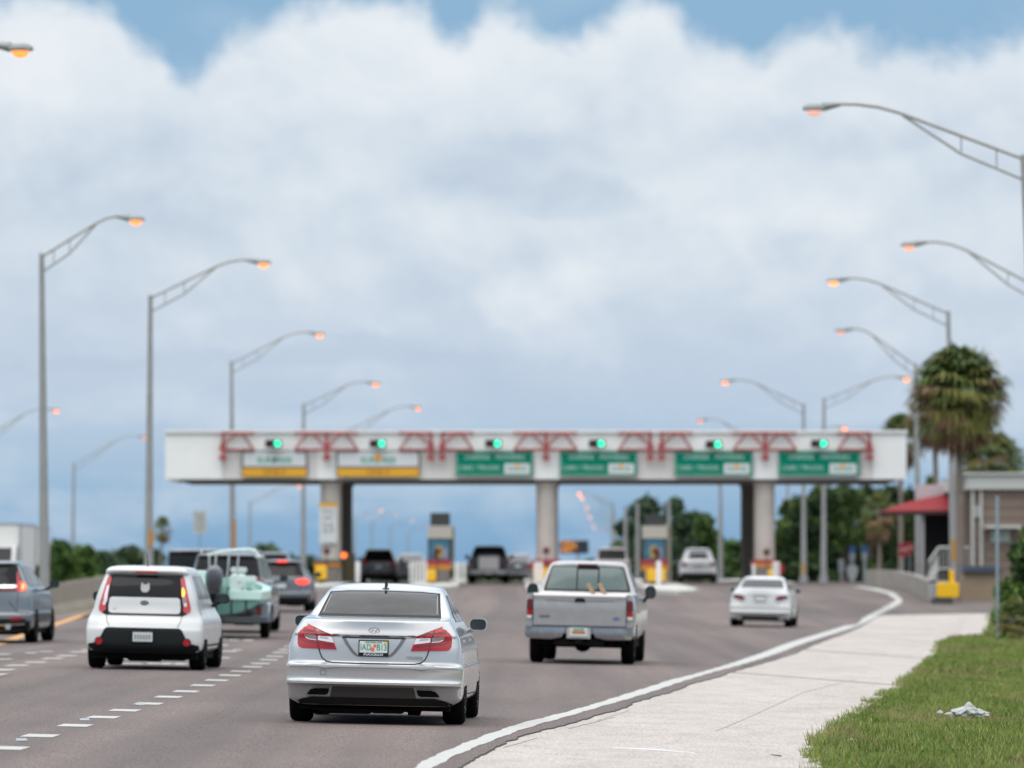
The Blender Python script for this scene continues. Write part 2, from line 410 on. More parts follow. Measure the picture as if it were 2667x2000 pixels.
def line(mb, pts, fn, wd=.007, off=.0015):
    off = off + .004
    for (a, b), (c, d) in zip(pts[:-1], pts[1:]):
        l = math.hypot(c - a, d - b)
        if l < 1e-6: continue
        nx, nz = -(d - b) / l * wd / 2, (c - a) / l * wd / 2
        k = max(1, int(l / .03)); vs = []; fs = []
        for i in range(k + 1):
            q = i / k; x, z = a + (c - a) * q, b + (d - b) * q
            vs += [fn(x + nx, z + nz, off), fn(x - nx, z - nz, off)]
        for i in range(k): fs.append((2 * i, 2 * i + 1, 2 * i + 3, 2 * i + 2))
        mb.add(vs, fs)
def mir(poly): return [(-a, b) for a, b in poly]
def rrect(cx, cz, hw, hh, r=.03, n=4):
    p = []
    for sx, sz, a0 in ((1, 1, 0), (-1, 1, 90), (-1, -1, 180), (1, -1, 270)):
        for i in range(n + 1):
            a = R(a0 + 90 * i / n); p.append((cx + sx * (hw - r) + r * math.cos(a), cz + sz * (hh - r) + r * math.sin(a)))
    return p
def wheel(parent, x, y, r, wd, sg, spokes=5, simple=False):
    wt = MB(); h = wd / 2; n = 20 if simple else 40
    wt.lathe([(r * .66, -h), (r * .9, -h), (r * .97, -h * .85), (r, -h * .6), (r, h * .6), (r * .97, h * .85), (r * .9, h), (r * .66, h)], (0, 0, 0), 'X', n)
    o = wt.build('wheel', M['tyre'], parent, True); o.location = (x, y, r)
    rm = MB(); e = sg * h
    rm.lathe([(r * .67, e * .2), (r * .67, e * .98), (r * .62, e * .98), (r * .60, e * .45), (.01, e * .4)], (0, 0, 0), 'X', n)
    if not simple:
        for k in range(spokes * 2):
            a = 2 * math.pi * k / (spokes * 2) + .2
            rm.tube([(e * .75, math.cos(a) * .05, math.sin(a) * .05), (e * .9, math.cos(a) * r * .63, math.sin(a) * r * .63)], .016, 6)
    rm.lathe([(.06, e * .5), (.06, e * .9), (.01, e * .92)], (0, 0, 0), 'X', 12)
    rm.build('rim', M['rim'], o, True)
    return o
def cut_arches(ob, ys, r, wmax):
    cb = MB()
    for y, rr in ys:
        for sg in (-1, 1):
            n = 28; prof = [(rr, -.16), (rr, .22)]
            c = (sg * (wmax - .02), y, r)
            vs = []; fs = []
            for h in (-.24, .2):
                for k in range(n):
                    a = 2 * math.pi * k / n
                    zz = r + rr * math.sin(a)
                    if math.sin(a) < 0: zz = -.3
                    vs.append((c[0] + sg * h, y + rr * math.cos(a), zz))
            fs = [(k, (k + 1) % n, n + (k + 1) % n, n + k) for k in range(n)] + [tuple(range(n))[::-1], tuple(range(n, 2 * n))]
            cb.add(vs, fs)
    co = cb.build('cutter', M['under'])
    md = ob.modifiers.new('b', 'BOOLEAN'); md.object = co; md.operation = 'DIFFERENCE'; md.solver = 'EXACT'
    try: md.material_mode = 'TRANSFER'
    except Exception: pass
    dg = bpy.context.evaluated_depsgraph_get(); me = bpy.data.meshes.new_from_object(ob.evaluated_get(dg))
    if len(me.polygons) > 500:
        ob.modifiers.clear(); ob.data = me
        try: me.set_sharp_from_angle(angle=R(38))
        except Exception: pass
    else: ob.modifiers.clear()
    bpy.data.objects.remove(co)
def place(name, label, cat, px, Y, yaw=0.0, axle=1.0, group=None, dz=0.0):
    """vehicle root on the road: centre of its rear bumper seen at pixel column px at distance Y"""
    x = (px - 1333.5) * Y / FPX / math.cos(pitch); ya = Y + axle
    zx = (ground(x + .8, ya) - ground(x - .8, ya)) / 1.6; zy = (ground(x, ya + 2) - ground(x, ya)) / 2
    r = thing(name, label, cat, (x, Y, ground(x, ya) - zy * axle + dz + .018), (math.atan(zy), -math.atan(zx), -R(yaw)), group)
    return r
def mirrors(root, x, y, z, w_=.2, h=.13, body=None, s0=.86):
    for sg in (-1, 1):
        m_ = MB(); poly = rrect(0, 0, w_ / 2, h / 2, h * .38)
        k = [(a * .75, b * .75) for a, b in poly]; n = len(poly)
        vs = [(sg * x + a, y, z + b) for a, b in poly] + [(sg * x + a, y + .07, z + b) for a, b in poly] + [(sg * x + a, y + .13, z + b) for a, b in k]
        fs = [tuple(range(n)), tuple(range(3 * n - 1, 2 * n - 1, -1))]
        for r in (0, 1): fs += [(r * n + i, r * n + n + i, r * n + n + (i + 1) % n, r * n + (i + 1) % n) for i in range(n)]
        m_.add(vs, fs); m_.tube([(sg * (x - w_ * .3), y + .06, z - h * .35), (sg * s0, y + .12, z - h * .8)], .03, 6)
        ob = m_.build('side_mirror', body or M['trim'], root, True)
        g = MB(); q = [(a * .88, b * .86) for a, b in poly]
        g.prism([(sg * x + a, z + b) for a, b in q], y - .006, y + .01); g.build('mirror_glass', M['mirror'], ob)
def underbody(root, w_, L_, z=.2, yr=.35, h=.14, drop=()):  # box shaped wide and low to deepen the shadow under the vehicle
    u = MB(); u.box((0, (yr + L_ - .5) / 2, z + h / 2), (w_ * 2, L_ - .5 - yr, h))
    for x, y, dx, dy, dz in drop: u.box((x, y, z - dz / 2 + .01), (dx, dy, dz), taper=1.25)
    u.tube([(-w_, yr + .65, z + .1), (w_, yr + .65, z + .1)], .04, 8)
    u.build('underbody', M['under'], root)
def bodies(): pass
# ---- shells
def sedan_shell(kw=1.0, L_=4.98, dz=0.0):
    r = [(.20, .20, .80, .30, 3, 4.75, .5), (.27, .155, .905, .34, 3, 4.9, .7), (.33, .125, .918, .36, 3.2, 4.95, .8), (.40, .07, .922, .38, 3.4, 4.97, .85), (.425, .005, .925, .40, 3.4, 4.98, .9), (.45, .004, .926, .40, 3.4, 4.98, .9),
         (.475, .026, .926, .40, 3.3, 4.98, .9), (.56, .022, .93, .40, 3.2, 4.98, .9), (.60, .014, .93, .40, 3.2, 4.97, .9), (.625, .016, .925, .40, 3.2, 4.97, .9), (.640, .05, .918, .38, 3.2, 4.96, .9), (.66, .078, .916, .37, 3.2, 4.95, .9),
         (.72, .080, .912, .37, 3.1, 4.92, .9), (.80, .082, .904, .38, 3.0, 4.85, 1.0), (.88, .088, .888, .40, 2.9, 4.70, 1.1), (.925, .094, .876, .41, 2.9, 4.50, 1.2), (.945, .078, .868, .41, 2.9, 4.35, 1.2), (1.0, .092, .84, .42, 2.8, 3.95, .8),
         (1.05, .098, .81, .44, 2.7, 3.80, .7), (1.085, .10, .79, .46, 2.6, 3.72, .6), (1.098, .14, .783, .46, 2.6, 3.70, .6), (1.112, .32, .775, .42, 2.8, 3.68, .6), (1.122, .55, .768, .36, 3.2, 3.66, .6), (1.130, .86, .760, .34, 3.6, 3.64, .6),
         (1.145, .96, .752, .34, 3.8, 3.60, .6), (1.22, 1.20, .718, .36, 3.8, 3.44, .6), (1.30, 1.46, .680, .38, 3.6, 3.26, .6), (1.37, 1.70, .645, .40, 3.4, 3.08, .6), (1.41, 1.86, .622, .42, 3.2, 2.96, .6), (1.43, 1.97, .607, .40, 3.0, 2.88, .5),
         (1.452, 2.07, .57, .34, 2.8, 2.80, .4), (1.468, 2.14, .50, .28, 2.6, 2.74, .3), (1.482, 2.22, .36, .2, 2.4, 2.66, .2), (1.488, 2.32, .16, .1, 2.2, 2.56, .1)]
    a = .925 / .93
    return Shell([(z * (1 + dz), yr * L_ / 4.98, w_ * kw, d, n, yf * L_ / 4.98, df) for z, yr, w_, d, n, yf, df in r])
def suv_shell(kw=1.0, L_=4.6, H=1.68, belt=1.08, roofw=.60, slope=.16, bump=.62):
    """boxy hatch; profile driven by height"""
    f = lambda q: belt + (H - belt) * q
    r = [(.24, .16, .78, .24, 3, L_ - .2, .5), (.32, .05, .88, .30, 3.2, L_ - .05, .7), (.42, .01, .895, .34, 3.4, L_, .8), (bump - .06, .0, .90, .34, 3.4, L_, .8), (bump - .01, .015, .90, .34, 3.3, L_, .8), (bump + .02, .07, .892, .32, 3.2, L_ - .01, .8),
         (bump + .12, .085, .888, .32, 3.2, L_ - .03, .8), ((bump + belt) / 2 + .05, .10, .875, .32, 3.1, L_ - .12, .9), (belt - .08, .115, .85, .34, 3.0, L_ - .5, 1.0), (belt, .135, .815, .34, 3.0, L_ - 1.15, .7), (f(.08), .17, .79, .34, 3.0, L_ - 1.25, .6),
         (f(.35), .17 + slope * .4, .79 + (roofw - .79) * .36, .34, 3.2, L_ - 1.55, .6), (f(.62), .17 + slope * .75, .79 + (roofw - .79) * .70, .34, 3.2, L_ - 1.82, .6), (f(.80), .17 + slope, .79 + (roofw - .79) * .92, .34, 3.2, L_ - 2.02, .6),
         (f(.87), .15 + slope, roofw, .34, 3.0, L_ - 2.10, .6), (f(.90), .06 + slope, roofw * .985, .34, 3.0, L_ - 2.15, .6), (f(.94), .07 + slope, roofw * .94, .34, 2.8, L_ - 2.22, .5), (f(.975), .16 + slope, roofw * .80, .3, 2.6, L_ - 2.32, .4), (f(1.0), .40 + slope, roofw * .5, .2, 2.4, L_ - 2.45, .3)]
    return Shell([(z, yr, w_ * kw, d, n, yf, df) for z, yr, w_, d, n, yf, df in r])
def side_glass(sh, root, ya, yb, z0, z1, rake_r=.4, rake_f=.7, split=(.42,), m_=None):
    for sg in (-1, 1):
        fn = sidefn(sh, sg); L_ = yb - ya
        cuts = [0] + list(split) + [1]
        for a, b in zip(cuts[:-1], cuts[1:]):
            g = MB(); y0, y1 = ya + L_ * a + .03, ya + L_ * b - .03
            t0 = y0 + (rake_r if a == 0 else 0); t1 = y1 - (rake_f if b == 1 else 0)
            patch(g, [(y0, z0), (y1, z0), (t1, z1), (t0, z1)], fn, .004, .02, .12)
            g.build('window', m_ or M['glass'], root, True)
def lamps_generic(sh, root, poly, m_='redd', name='tail_light', lit=None):
    for sg in (1, -1):
        p = poly if sg == 1 else mir(poly)
        t = MB(); patch(t, p, rearfn(sh), .008, .03, .05)
        k = m_
        if lit and sg in lit: k = lit[sg]
        t.build(name, M[k], root, True)
def absorb(ob, mb, m_):
    """add flush surface detail (seams, creases) to the mesh of its part"""
    me = ob.data; bm = bmesh.new(); bm.from_mesh(me); me.materials.append(m_); k = len(me.materials) - 1
    vs = [bm.verts.new(q) for q in mb.v]
    for f in mb.f:
        try: nf = bm.faces.new([vs[i] for i in f]); nf.material_index = k
        except ValueError: pass
    bm.to_mesh(me); bm.free(); me.update()
def plate(root, sh, x, z, txt=None, w_=.305, h=.152, m_='wplate', frame=True):
    y = min(sh.rear(x + w_ / 2, z), sh.rear(x, z - h / 2), sh.rear(x, z + h / 2)) - .012
    p = MB(); p.mi(0).box((x, y, z), (w_, .012, h))
    if frame:
        p.mi(1)
        for dx, dz, a, b in ((0, h / 2 + .004, w_ + .026, .014), (0, -h / 2 - .004, w_ + .026, .016), (w_ / 2 + .005, 0, .014, h), (-w_ / 2 - .005, 0, .014, h)):
            p.box((x + dx, y - .003, z + dz), (a, .02, b))
    if txt: p.mi(2); add_text(p, txt, (x, y - .008, z), h * .62, .85, .004)
    return p.build('license_plate', [M[m_], M['trim'], M['green']], root), y

# ================================================================== hero: silver sedan
def silver_sedan():
    root = place('sedan', 'silver sedan with red wedge tail lights, nearest vehicle on the road', 'car', 968, 62.0, 2.3, 1.05)
    sh = sedan_shell(1.02, dz=.008); fn = rearfn(sh)
    b = MB(); sh.mesh(b)
    ob = b.build('body', [M['silver'], M['under']], root, True); cut_arches(ob, ((1.08, .37), (4.02, .37)), .335, .945)
    # rear window with ceramic border
    g = MB(); win = [(-.665, 1.142), (.665, 1.142), (.60, 1.402), (.40, 1.418), (0, 1.424), (-.40, 1.418), (-.60, 1.402)]
    g.mi(1); patch(g, win, fn, .003, .02, .07)
    q = [(a * .965, 1.16 + (c - 1.142) * .90) for a, c in win]; g.mi(0); patch(g, q, fn, .005, .01, .07)
    g.mi(2)
    for sg in (-1, 1):
        g2 = [(sg * .05, 1.20), (sg * .07, 1.30), (sg * .12, 1.36)]
        line(g, [(sg * .615, 1.18), (sg * .58, 1.37)], fn, .006, .007)
    line(g, [(-.60, 1.175), (.60, 1.175)], fn, .004, .007)
    g.build('rear_window', [M['glassS'], M['trim'], mat('glass_line', (.25, .25, .26), .3)], root, True)
    # headrests show faintly through the glass as darker shapes
    side_glass(sh, root, 1.42, 3.62, 1.10, 1.38, .55, .62, (.30, .66))
    # seams
    s_ = MB()
    lid = [(-.70, 1.068), (-.455, .955), (-.40, .80), (-.575, .80), (-.573, .74), (-.545, .69), (-.49, .662), (-.42, .656)]
    for sg in (-1, 1):
        line(s_, [(sg * .585, .795), (sg * .572, .75), (sg * .548, .70), (sg * .505, .668), (sg * .44, .655), (0, .651)], fn, .012)
        line(s_, [(sg * .722, 1.055), (sg * .46, .948)], fn, .006)
        line(s_, [(sg * .60, .61), (sg * .52, .585), (sg * .40, .602), (0, .606)], fn, .0035)
        line(s_, [(sg * .60, .61), (sg * .9, .60)], fn, .0035)
        line(s_, [(sg * .47, .648), (sg * .455, .605)], fn, .0035)
        line(s_, [(sg * .36, .952), (sg * .44, .954)], fn, .005)
    line(s_, rrect(-.53, .545, .03, .025, .006) + [rrect(-.53, .545, .03, .025, .006)[0]], fn, .003)
    for sg in (-1, 1):
        sf = sidefn(sh, sg)
        line(s_, [(.62, .65), (.62, 1.04)], sf, .006)
        for y in (1.62, 2.62, 3.66): line(s_, [(y, .32), (y, .66), (y, 1.05)], sf, .009)
        line(s_, [(1.62, .32), (3.66, .30)], sf, .009)
    absorb(ob, s_, M['gap'])
    # spoiler lip and deck crease, chrome strips
    c = MB()
    for sg in (-1, 1):
        line(c, [(sg * .66, .632), (sg * .84, .628), (sg * .90, .622)], fn, .007, .003)
    line(c, [(-.45, .940), (.45, .940)], fn, .010, .004)
    c.build('chrome_strip', M['chrome'], root, True)
    # plate recess
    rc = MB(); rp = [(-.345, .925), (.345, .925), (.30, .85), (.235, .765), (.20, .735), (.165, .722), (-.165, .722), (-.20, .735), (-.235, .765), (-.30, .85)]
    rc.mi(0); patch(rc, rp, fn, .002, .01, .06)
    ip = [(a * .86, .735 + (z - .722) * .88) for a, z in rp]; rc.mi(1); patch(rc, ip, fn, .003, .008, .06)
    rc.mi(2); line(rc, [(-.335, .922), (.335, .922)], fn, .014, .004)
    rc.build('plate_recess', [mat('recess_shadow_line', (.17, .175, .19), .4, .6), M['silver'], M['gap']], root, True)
    # licence plate
    zp = .815; y = sh.rear(0, zp) - .02
    p = MB(); p.mi(1).box((0, y, zp), (.32, .012, .172), bev=.012); p.mi(0).box((0, y - .006, zp + .012), (.296, .010, .122))
    p.mi(2); yt = y - .013
    add_text(p, "IAD", (-.082, yt, zp + .005), .092, .78, .001); add_text(p, "B13", (.088, yt, zp + .005), .092, .78, .001)
    add_text(p, "MYFLORIDA.COM", (0, yt, zp + .060), .022, 1.0, .001)
    p.mi(3)
    for dx, dz, rr in ((-.010, -.018, .022), (.014, .020, .018)):
        p.lathe([(rr, -.001), (rr, .001)], (dx, yt, zp + .005 + dz), 'Y', 14)
    p.mi(4).box((.125, yt, zp + .060), (.03, .002, .022))
    p.mi(5); add_text(p, "FUCCILLO", (0, y - .010, zp - .069), .031, 1.45, .001)
    p.build('license_plate', [M['wplate'], M['trim'], M['green'], M['orange'], mat('sticker_yellow', (.75, .5, .05), .5), mat('frame_letters', (.62, .66, .75), .4)], root)
    # tail lights
    outer = [(.395, .792), (.455, .945), (.60, 1.000), (.700, 1.048), (.760, 1.020), (.800, .985), (.822, .955), (.826, .90), (.822, .845), (.805, .812), (.78, .803)]
    for sg in (-1, 1):
        m2 = (lambda pl: pl) if sg > 0 else mir
        t = MB()
        t.mi(0); patch(t, m2(outer), fn, .010, .04, .035)
        t.mi(1); patch(t, m2([(.425, .862), (.450, .925), (.46, .932), (.60, .938), (.60, .888)]), fn, .014, .01, .04)
        t.mi(2); patch(t, m2([(.615, .940), (.70, .945), (.748, .938), (.738, .918), (.70, .902), (.615, .892)]), fn, .014, .01, .04)
        t.mi(5); patch(t, m2([(.48, .900), (.58, .912), (.58, .928), (.50, .924)]), fn, .017, .008, .04)
        t.mi(3); line(t, [(sg * .445, .838), (sg * .60, .860), (sg * .74, .872), (sg * .80, .90)], fn, .016, .0125)
        line(t, [(sg * .590, .797), (sg * .612, .9), (sg * .640, 1.018)], fn, .012, .0165)
        line(t, [(sg * .50, .962), (sg * .64, .985), (sg * .77, .990)], fn, .014, .0125)
        t.mi(4); patch(t, m2([(.56, .985), (.70, 1.046), (.757, 1.018), (.70, 1.0), (.62, .985)]), fn, .0135, .01, .04)
        t.mi(6); line(t, [(sg * .618, .944), (sg * .752, .944)], fn, .006, .0165); line(t, [(sg * .75, .94), (sg * .735, .915), (sg * .70, .898), (sg * .615, .888)], fn, .006, .0165)
        t.build('tail_light', [M['red'], M['clear'], M['lensg'], M['redd'], M['redm'], mat('reflector_grey', (.4, .4, .43), .2, .8), M['chrome']], root, True)
    # oval badge with slanted letter, name badge
    e = MB(); zb = 1.003; yb = sh.rear(0, zb) - .006
    for k in range(28):
        a0, a1 = 2 * math.pi * k / 28, 2 * math.pi * (k + 1) / 28
        for ra, rb in ((1, .88),):
            q = [(math.cos(a) * .060 * s2, math.sin(a) * .031 * s2) for a, s2 in ((a0, ra), (a1, ra), (a1, rb), (a0, rb))]
            e.add([(x, yb - .004, zb + z) for x, z in q], [(0, 1, 2, 3)]); e.add([(x, yb + .004, zb + z) for x, z in q], [(3, 2, 1, 0)])
    e.tube([(-.032, yb, zb - .018), (-.012, yb, zb + .018)], .005, 5); e.tube([(.012, yb, zb - .020), (.034, yb, zb + .016)], .005, 5)
    e.tube([(-.024, yb, zb - .004), (.0, yb, zb + .004), (.024, yb, zb + .002)], .0045, 5)
    e.build('badge', M['rim'], root)
    e = MB(); add_text(e, "GENESIS", (.435, sh.rear(.435, .718) - .006, .718), .040, 1.25, .002); e.build('name_badge', M['rim'], root)
    # exhaust tips in the diffuser
    d_ = MB(); d_.mi(1); patch(d_, [(-.43, .398), (.43, .398), (.445, .36), (.46, .285), (-.46, .285), (-.445, .36)], fn, .004, .02, .08); d_.mi(0)
    patch(d_, [(-.66, .284), (.66, .284), (.76, .262), (.84, .228), (.84, .205), (-.84, .205), (-.84, .228), (-.76, .262)], fn, .008, .03, .08)
    d_.build('diffuser', [mat('valance_black', (.012, .012, .012), .8, 0, .15), mat('brown_road_reflection', (.055, .050, .047), .6, 0, .3)], root, True)  # brown colour paints in the dark road mirrored below the bumper crease
    for sg in (-1, 1):
        m2 = (lambda pl: pl) if sg > 0 else mir
        t = MB(); ep = [(.455, .385), (.62, .383), (.675, .365), (.715, .315), (.715, .298), (.50, .298), (.47, .315), (.455, .36)]
        t.mi(0); patch(t, m2(ep), fn, .014, .06, .05)
        ce = (.585, .341); t.mi(1); patch(t, m2([(ce[0] + (a - ce[0]) * .90, ce[1] + (c2 - ce[1]) * .82) for a, c2 in ep]), fn, .018, .02, .05)
        t.build('exhaust_tip', [M['rim'], M['under']], root, True)
    # shark fin
    f = MB(); yy = 2.05; zz = 1.452
    f.mi(0).prism([(-.10 + yy, 0 + zz), (.16 + yy, 0 + zz + .02), (-.06 + yy, .07 + zz), (-.09 + yy, .075 + zz)], -.012, .012, 'YZ'); f.mi(1).box((0, yy, zz + .006), (.075, .2, .022), taper=.6)
    f.build('roof_antenna', [M['gap'], M['silver']], root)
    for sg in (-1, 1):
        hd = MB()
        for y in (1.85,): hd.tube([(sg * (sh.side(y, .9) + .03), y, .90), (sg * (sh.side(y, .9) + .035), y + .09, .903), (sg * (sh.side(y, .9) + .03), y + .18, .90)], .014, 6)
        hd.build('door_handle', M['chrome'], root, True)
    mirrors(root, .975, 2.95, 1.062, .20, .135, M['silver'], .80)
    underbody(root, .80, 4.98, .148, .42, .18, ((-.3, .5, .5, .5, .05), (.15, .45, .3, .4, .04), (.42, .6, .12, .2, .06), (0, .8, .9, .3, .03)))
    for sg in (-1, 1):
        wheel(root, sg * .825, 1.08, .335, .235, sg); wheel(root, sg * .825, 4.02, .335, .235, sg)
    return root
silver_sedan()
# ================================================================== white boxy hatchback
def white_hatch():
    root = place('hatchback', 'white boxy hatchback with black bumper and amber turn lamp lit, beside the dashed line', 'car', 371, 90.0, 2.4, 1.0)
    f = [(.26, .14, .80, .26, 3, 4.0, .5), (.33, .03, .885, .30, 3.2, 4.1, .7), (.42, .0, .90, .32, 3.3, 4.14, .8), (.60, .0, .905, .33, 3.2, 4.14, .8), (.66, .02, .903, .33, 3.0, 4.14, .8), (.74, .05, .895, .33, 2.8, 4.12, .8), (.82, .10, .870, .32, 2.6, 4.08, .8),
         (.90, .13, .825, .28, 2.8, 4.0, .8), (.98, .15, .80, .27, 3.0, 3.8, .8), (1.06, .16, .785, .27, 3.0, 3.3, .6), (1.14, .175, .765, .27, 3.0, 3.15, .6), (1.30, .22, .712, .28, 3.2, 2.95, .6), (1.42, .27, .668, .29, 3.2, 2.8, .6),
         (1.47, .28, .650, .30, 3.2, 2.72, .6), (1.49, .20, .645, .30, 3.0, 2.68, .6), (1.53, .18, .63, .30, 2.9, 2.6, .6), (1.57, .24, .585, .28, 2.7, 2.5, .5), (1.595, .40, .47, .22, 2.5, 2.4, .4), (1.605, .6, .3, .15, 2.4, 2.25, .3)]
    sh = Shell(f); fn = rearfn(sh); b = MB(); sh.mesh(b)
    ob = b.build('body', [M['white'], M['under']], root, True); cut_arches(ob, ((.80, .375), (3.37, .375)), .335, .905)
    s_ = MB()
    for sg in (-1, 1):
        line(s_, [(sg * .585, .845), (sg * .575, .76), (sg * .53, .665)], fn, .008)
        for y in (1.25, 2.2, 3.05): line(s_, [(y, .40), (y, .7), (y, 1.1)], sidefn(sh, sg), .009)
        line(s_, [(.45, .38), (3.0, .38)], sidefn(sh, sg), .03)
    absorb(ob, s_, M['gap'])
    g = MB(); pan = [(-.700, .905), (-.655, .865), (-.60, .838), (.60, .838), (.655, .865), (.700, .905), (.705, .96), (.645, 1.22), (.585, 1.43), (.565, 1.462), (-.565, 1.462), (-.585, 1.43), (-.645, 1.22), (-.705, .96)]
    patch(g, pan, fn, .004, .02, .07); g.build('rear_window', M['glass'], root, True)
    t = MB(); patch(t, [(-.555, .895), (-.525, .868), (.525, .868), (.555, .895), (.56, .97), (.545, 1.09), (.51, 1.115), (-.51, 1.115), (-.545, 1.09), (-.56, .97)], fn, .012, .02, .07)
    tp = t.build('tailgate_panel', M['white'], root, True)
    e = MB(); zb = 1.03; yb = sh.rear(0, zb) - .018
    e.lathe([(.065, -.004), (.065, .004)], (0, yb, zb), 'Y', 24, (1, .55)); bd = e.build('badge', M['gap'], root)
    e = MB(); add_text(e, "KIA", (0, yb - .006, zb), .045, 1.3, .002); e.build('badge_letters', M['chrome'], bd)
    e = MB(); add_text(e, "SOUL", (-.43, sh.rear(-.43, .93) - .016, .93), .035, 1.2, .001); e.build('name_badge', M['rim'], root)
    # cat-shaped sticker on the glass
    st = MB(); cp = [(-.062, 1.335), (-.07, 1.25), (-.05, 1.205), (-.01, 1.19), (.03, 1.195), (.06, 1.22), (.07, 1.26), (.062, 1.335), (.045, 1.345), (.03, 1.315), (-.03, 1.315), (-.045, 1.345)]
    patch(st, cp, fn, .006, .002, .05); st.build('sticker', mat('pale_sticker', (.42, .42, .43), .6), root)
    for sg in (-1, 1):
        m2 = (lambda pl: pl) if sg > 0 else mir
        t = MB()
        t.mi(0); patch(t, m2([(.555, 1.445), (.60, 1.40), (.655, 1.19), (.715, .96), (.71, .905), (.655, .872), (.60, .915), (.595, 1.0), (.575, 1.12), (.555, 1.30), (.535, 1.40)]), fn, .010, .03, .05)
        t.mi(1); patch(t, m2([(.60, 1.03), (.645, 1.05), (.655, 1.00), (.64, .985), (.615, .985)]), fn, .014, .01, .05)
        t.mi(2); patch(t, m2([(.562, 1.30), (.60, 1.28), (.63, 1.15), (.64, 1.04), (.585, 1.03), (.58, 1.15)]), fn, .013, .01, .05)
        if sg > 0: t.mi(3); patch(t, m2([(.566, 1.27), (.60, 1.26), (.618, 1.19), (.60, 1.135), (.575, 1.14), (.568, 1.2)]), fn, .018, .01, .05)
        t.build('tail_light', [M['redm'], M['clear'], M['lensg'] if sg > 0 else M['clear'], M['amb']], root, True)
    bp = MB(); cl = [(-.56, .648), (.56, .648), (.60, .62), (.66, .50), (.70, .42), (.86, .385), (.86, .25), (-.86, .25), (-.86, .385), (-.70, .42), (-.66, .50), (-.60, .62)]
    patch(bp, cl, fn, .008, .03, .07); bp.build('bumper_cladding', M['trim'], root, True)
    bp = MB(); patch(bp, rrect(0, .50, .345, .085, .03), fn, .002, .01, .06); bp.build('plate_recess', M['gap'], root, True)
    for sg in (-1, 1):
        r_ = MB(); y = sh.rear(.68, .43) - .034; r_.lathe([(.066, 0), (.066, .05)], (sg * .68, y, .43), 'Y', 20); o2 = r_.build('reflector', M['trim'], root)
        r_ = MB(); r_.lathe([(.054, -.006), (.054, .01)], (sg * .68, y, .43), 'Y', 20); r_.build('reflector_lens', M['red'], o2)
    th = MB(); th.box((.02, .17, 1.505), (.34, .03, .026)); th.build('brake_light', M['redm'], root)
    plate(root, sh, .0, .51, None, .31, .155)
    t = MB(); yq = sh.rear(.16, .51) - .03
    for k in range(6): t.box((-.11 + .044 * k, yq, .51), (.026, .004, .07))
    t.build('plate_characters', mat('plate_grey', (.25, .28, .30), .6), root)
    an = MB(); an.tube([(.0, .55, 1.59), (-.01, .42, 1.80)], [.008, .004], 6); an.lathe([(.02, 0), (.015, .03)], (0, .55, 1.585)); an.build('roof_antenna', M['trim'], root)
    side_glass(sh, root, .75, 3.2, 1.10, 1.46, .15, .55, (.20, .60)); mirrors(root, .99, 2.65, 1.10, .19, .15, M['trim'], .8)
    underbody(root, .82, 4.1, .165, .3, .18, ((0, .5, .45, .3, .05), (.45, .5, .3, .3, .03)))
    for sg in (-1, 1): wheel(root, sg * .785, .80, .335, .235, sg); wheel(root, sg * .785, 3.37, .335, .235, sg)
white_hatch()

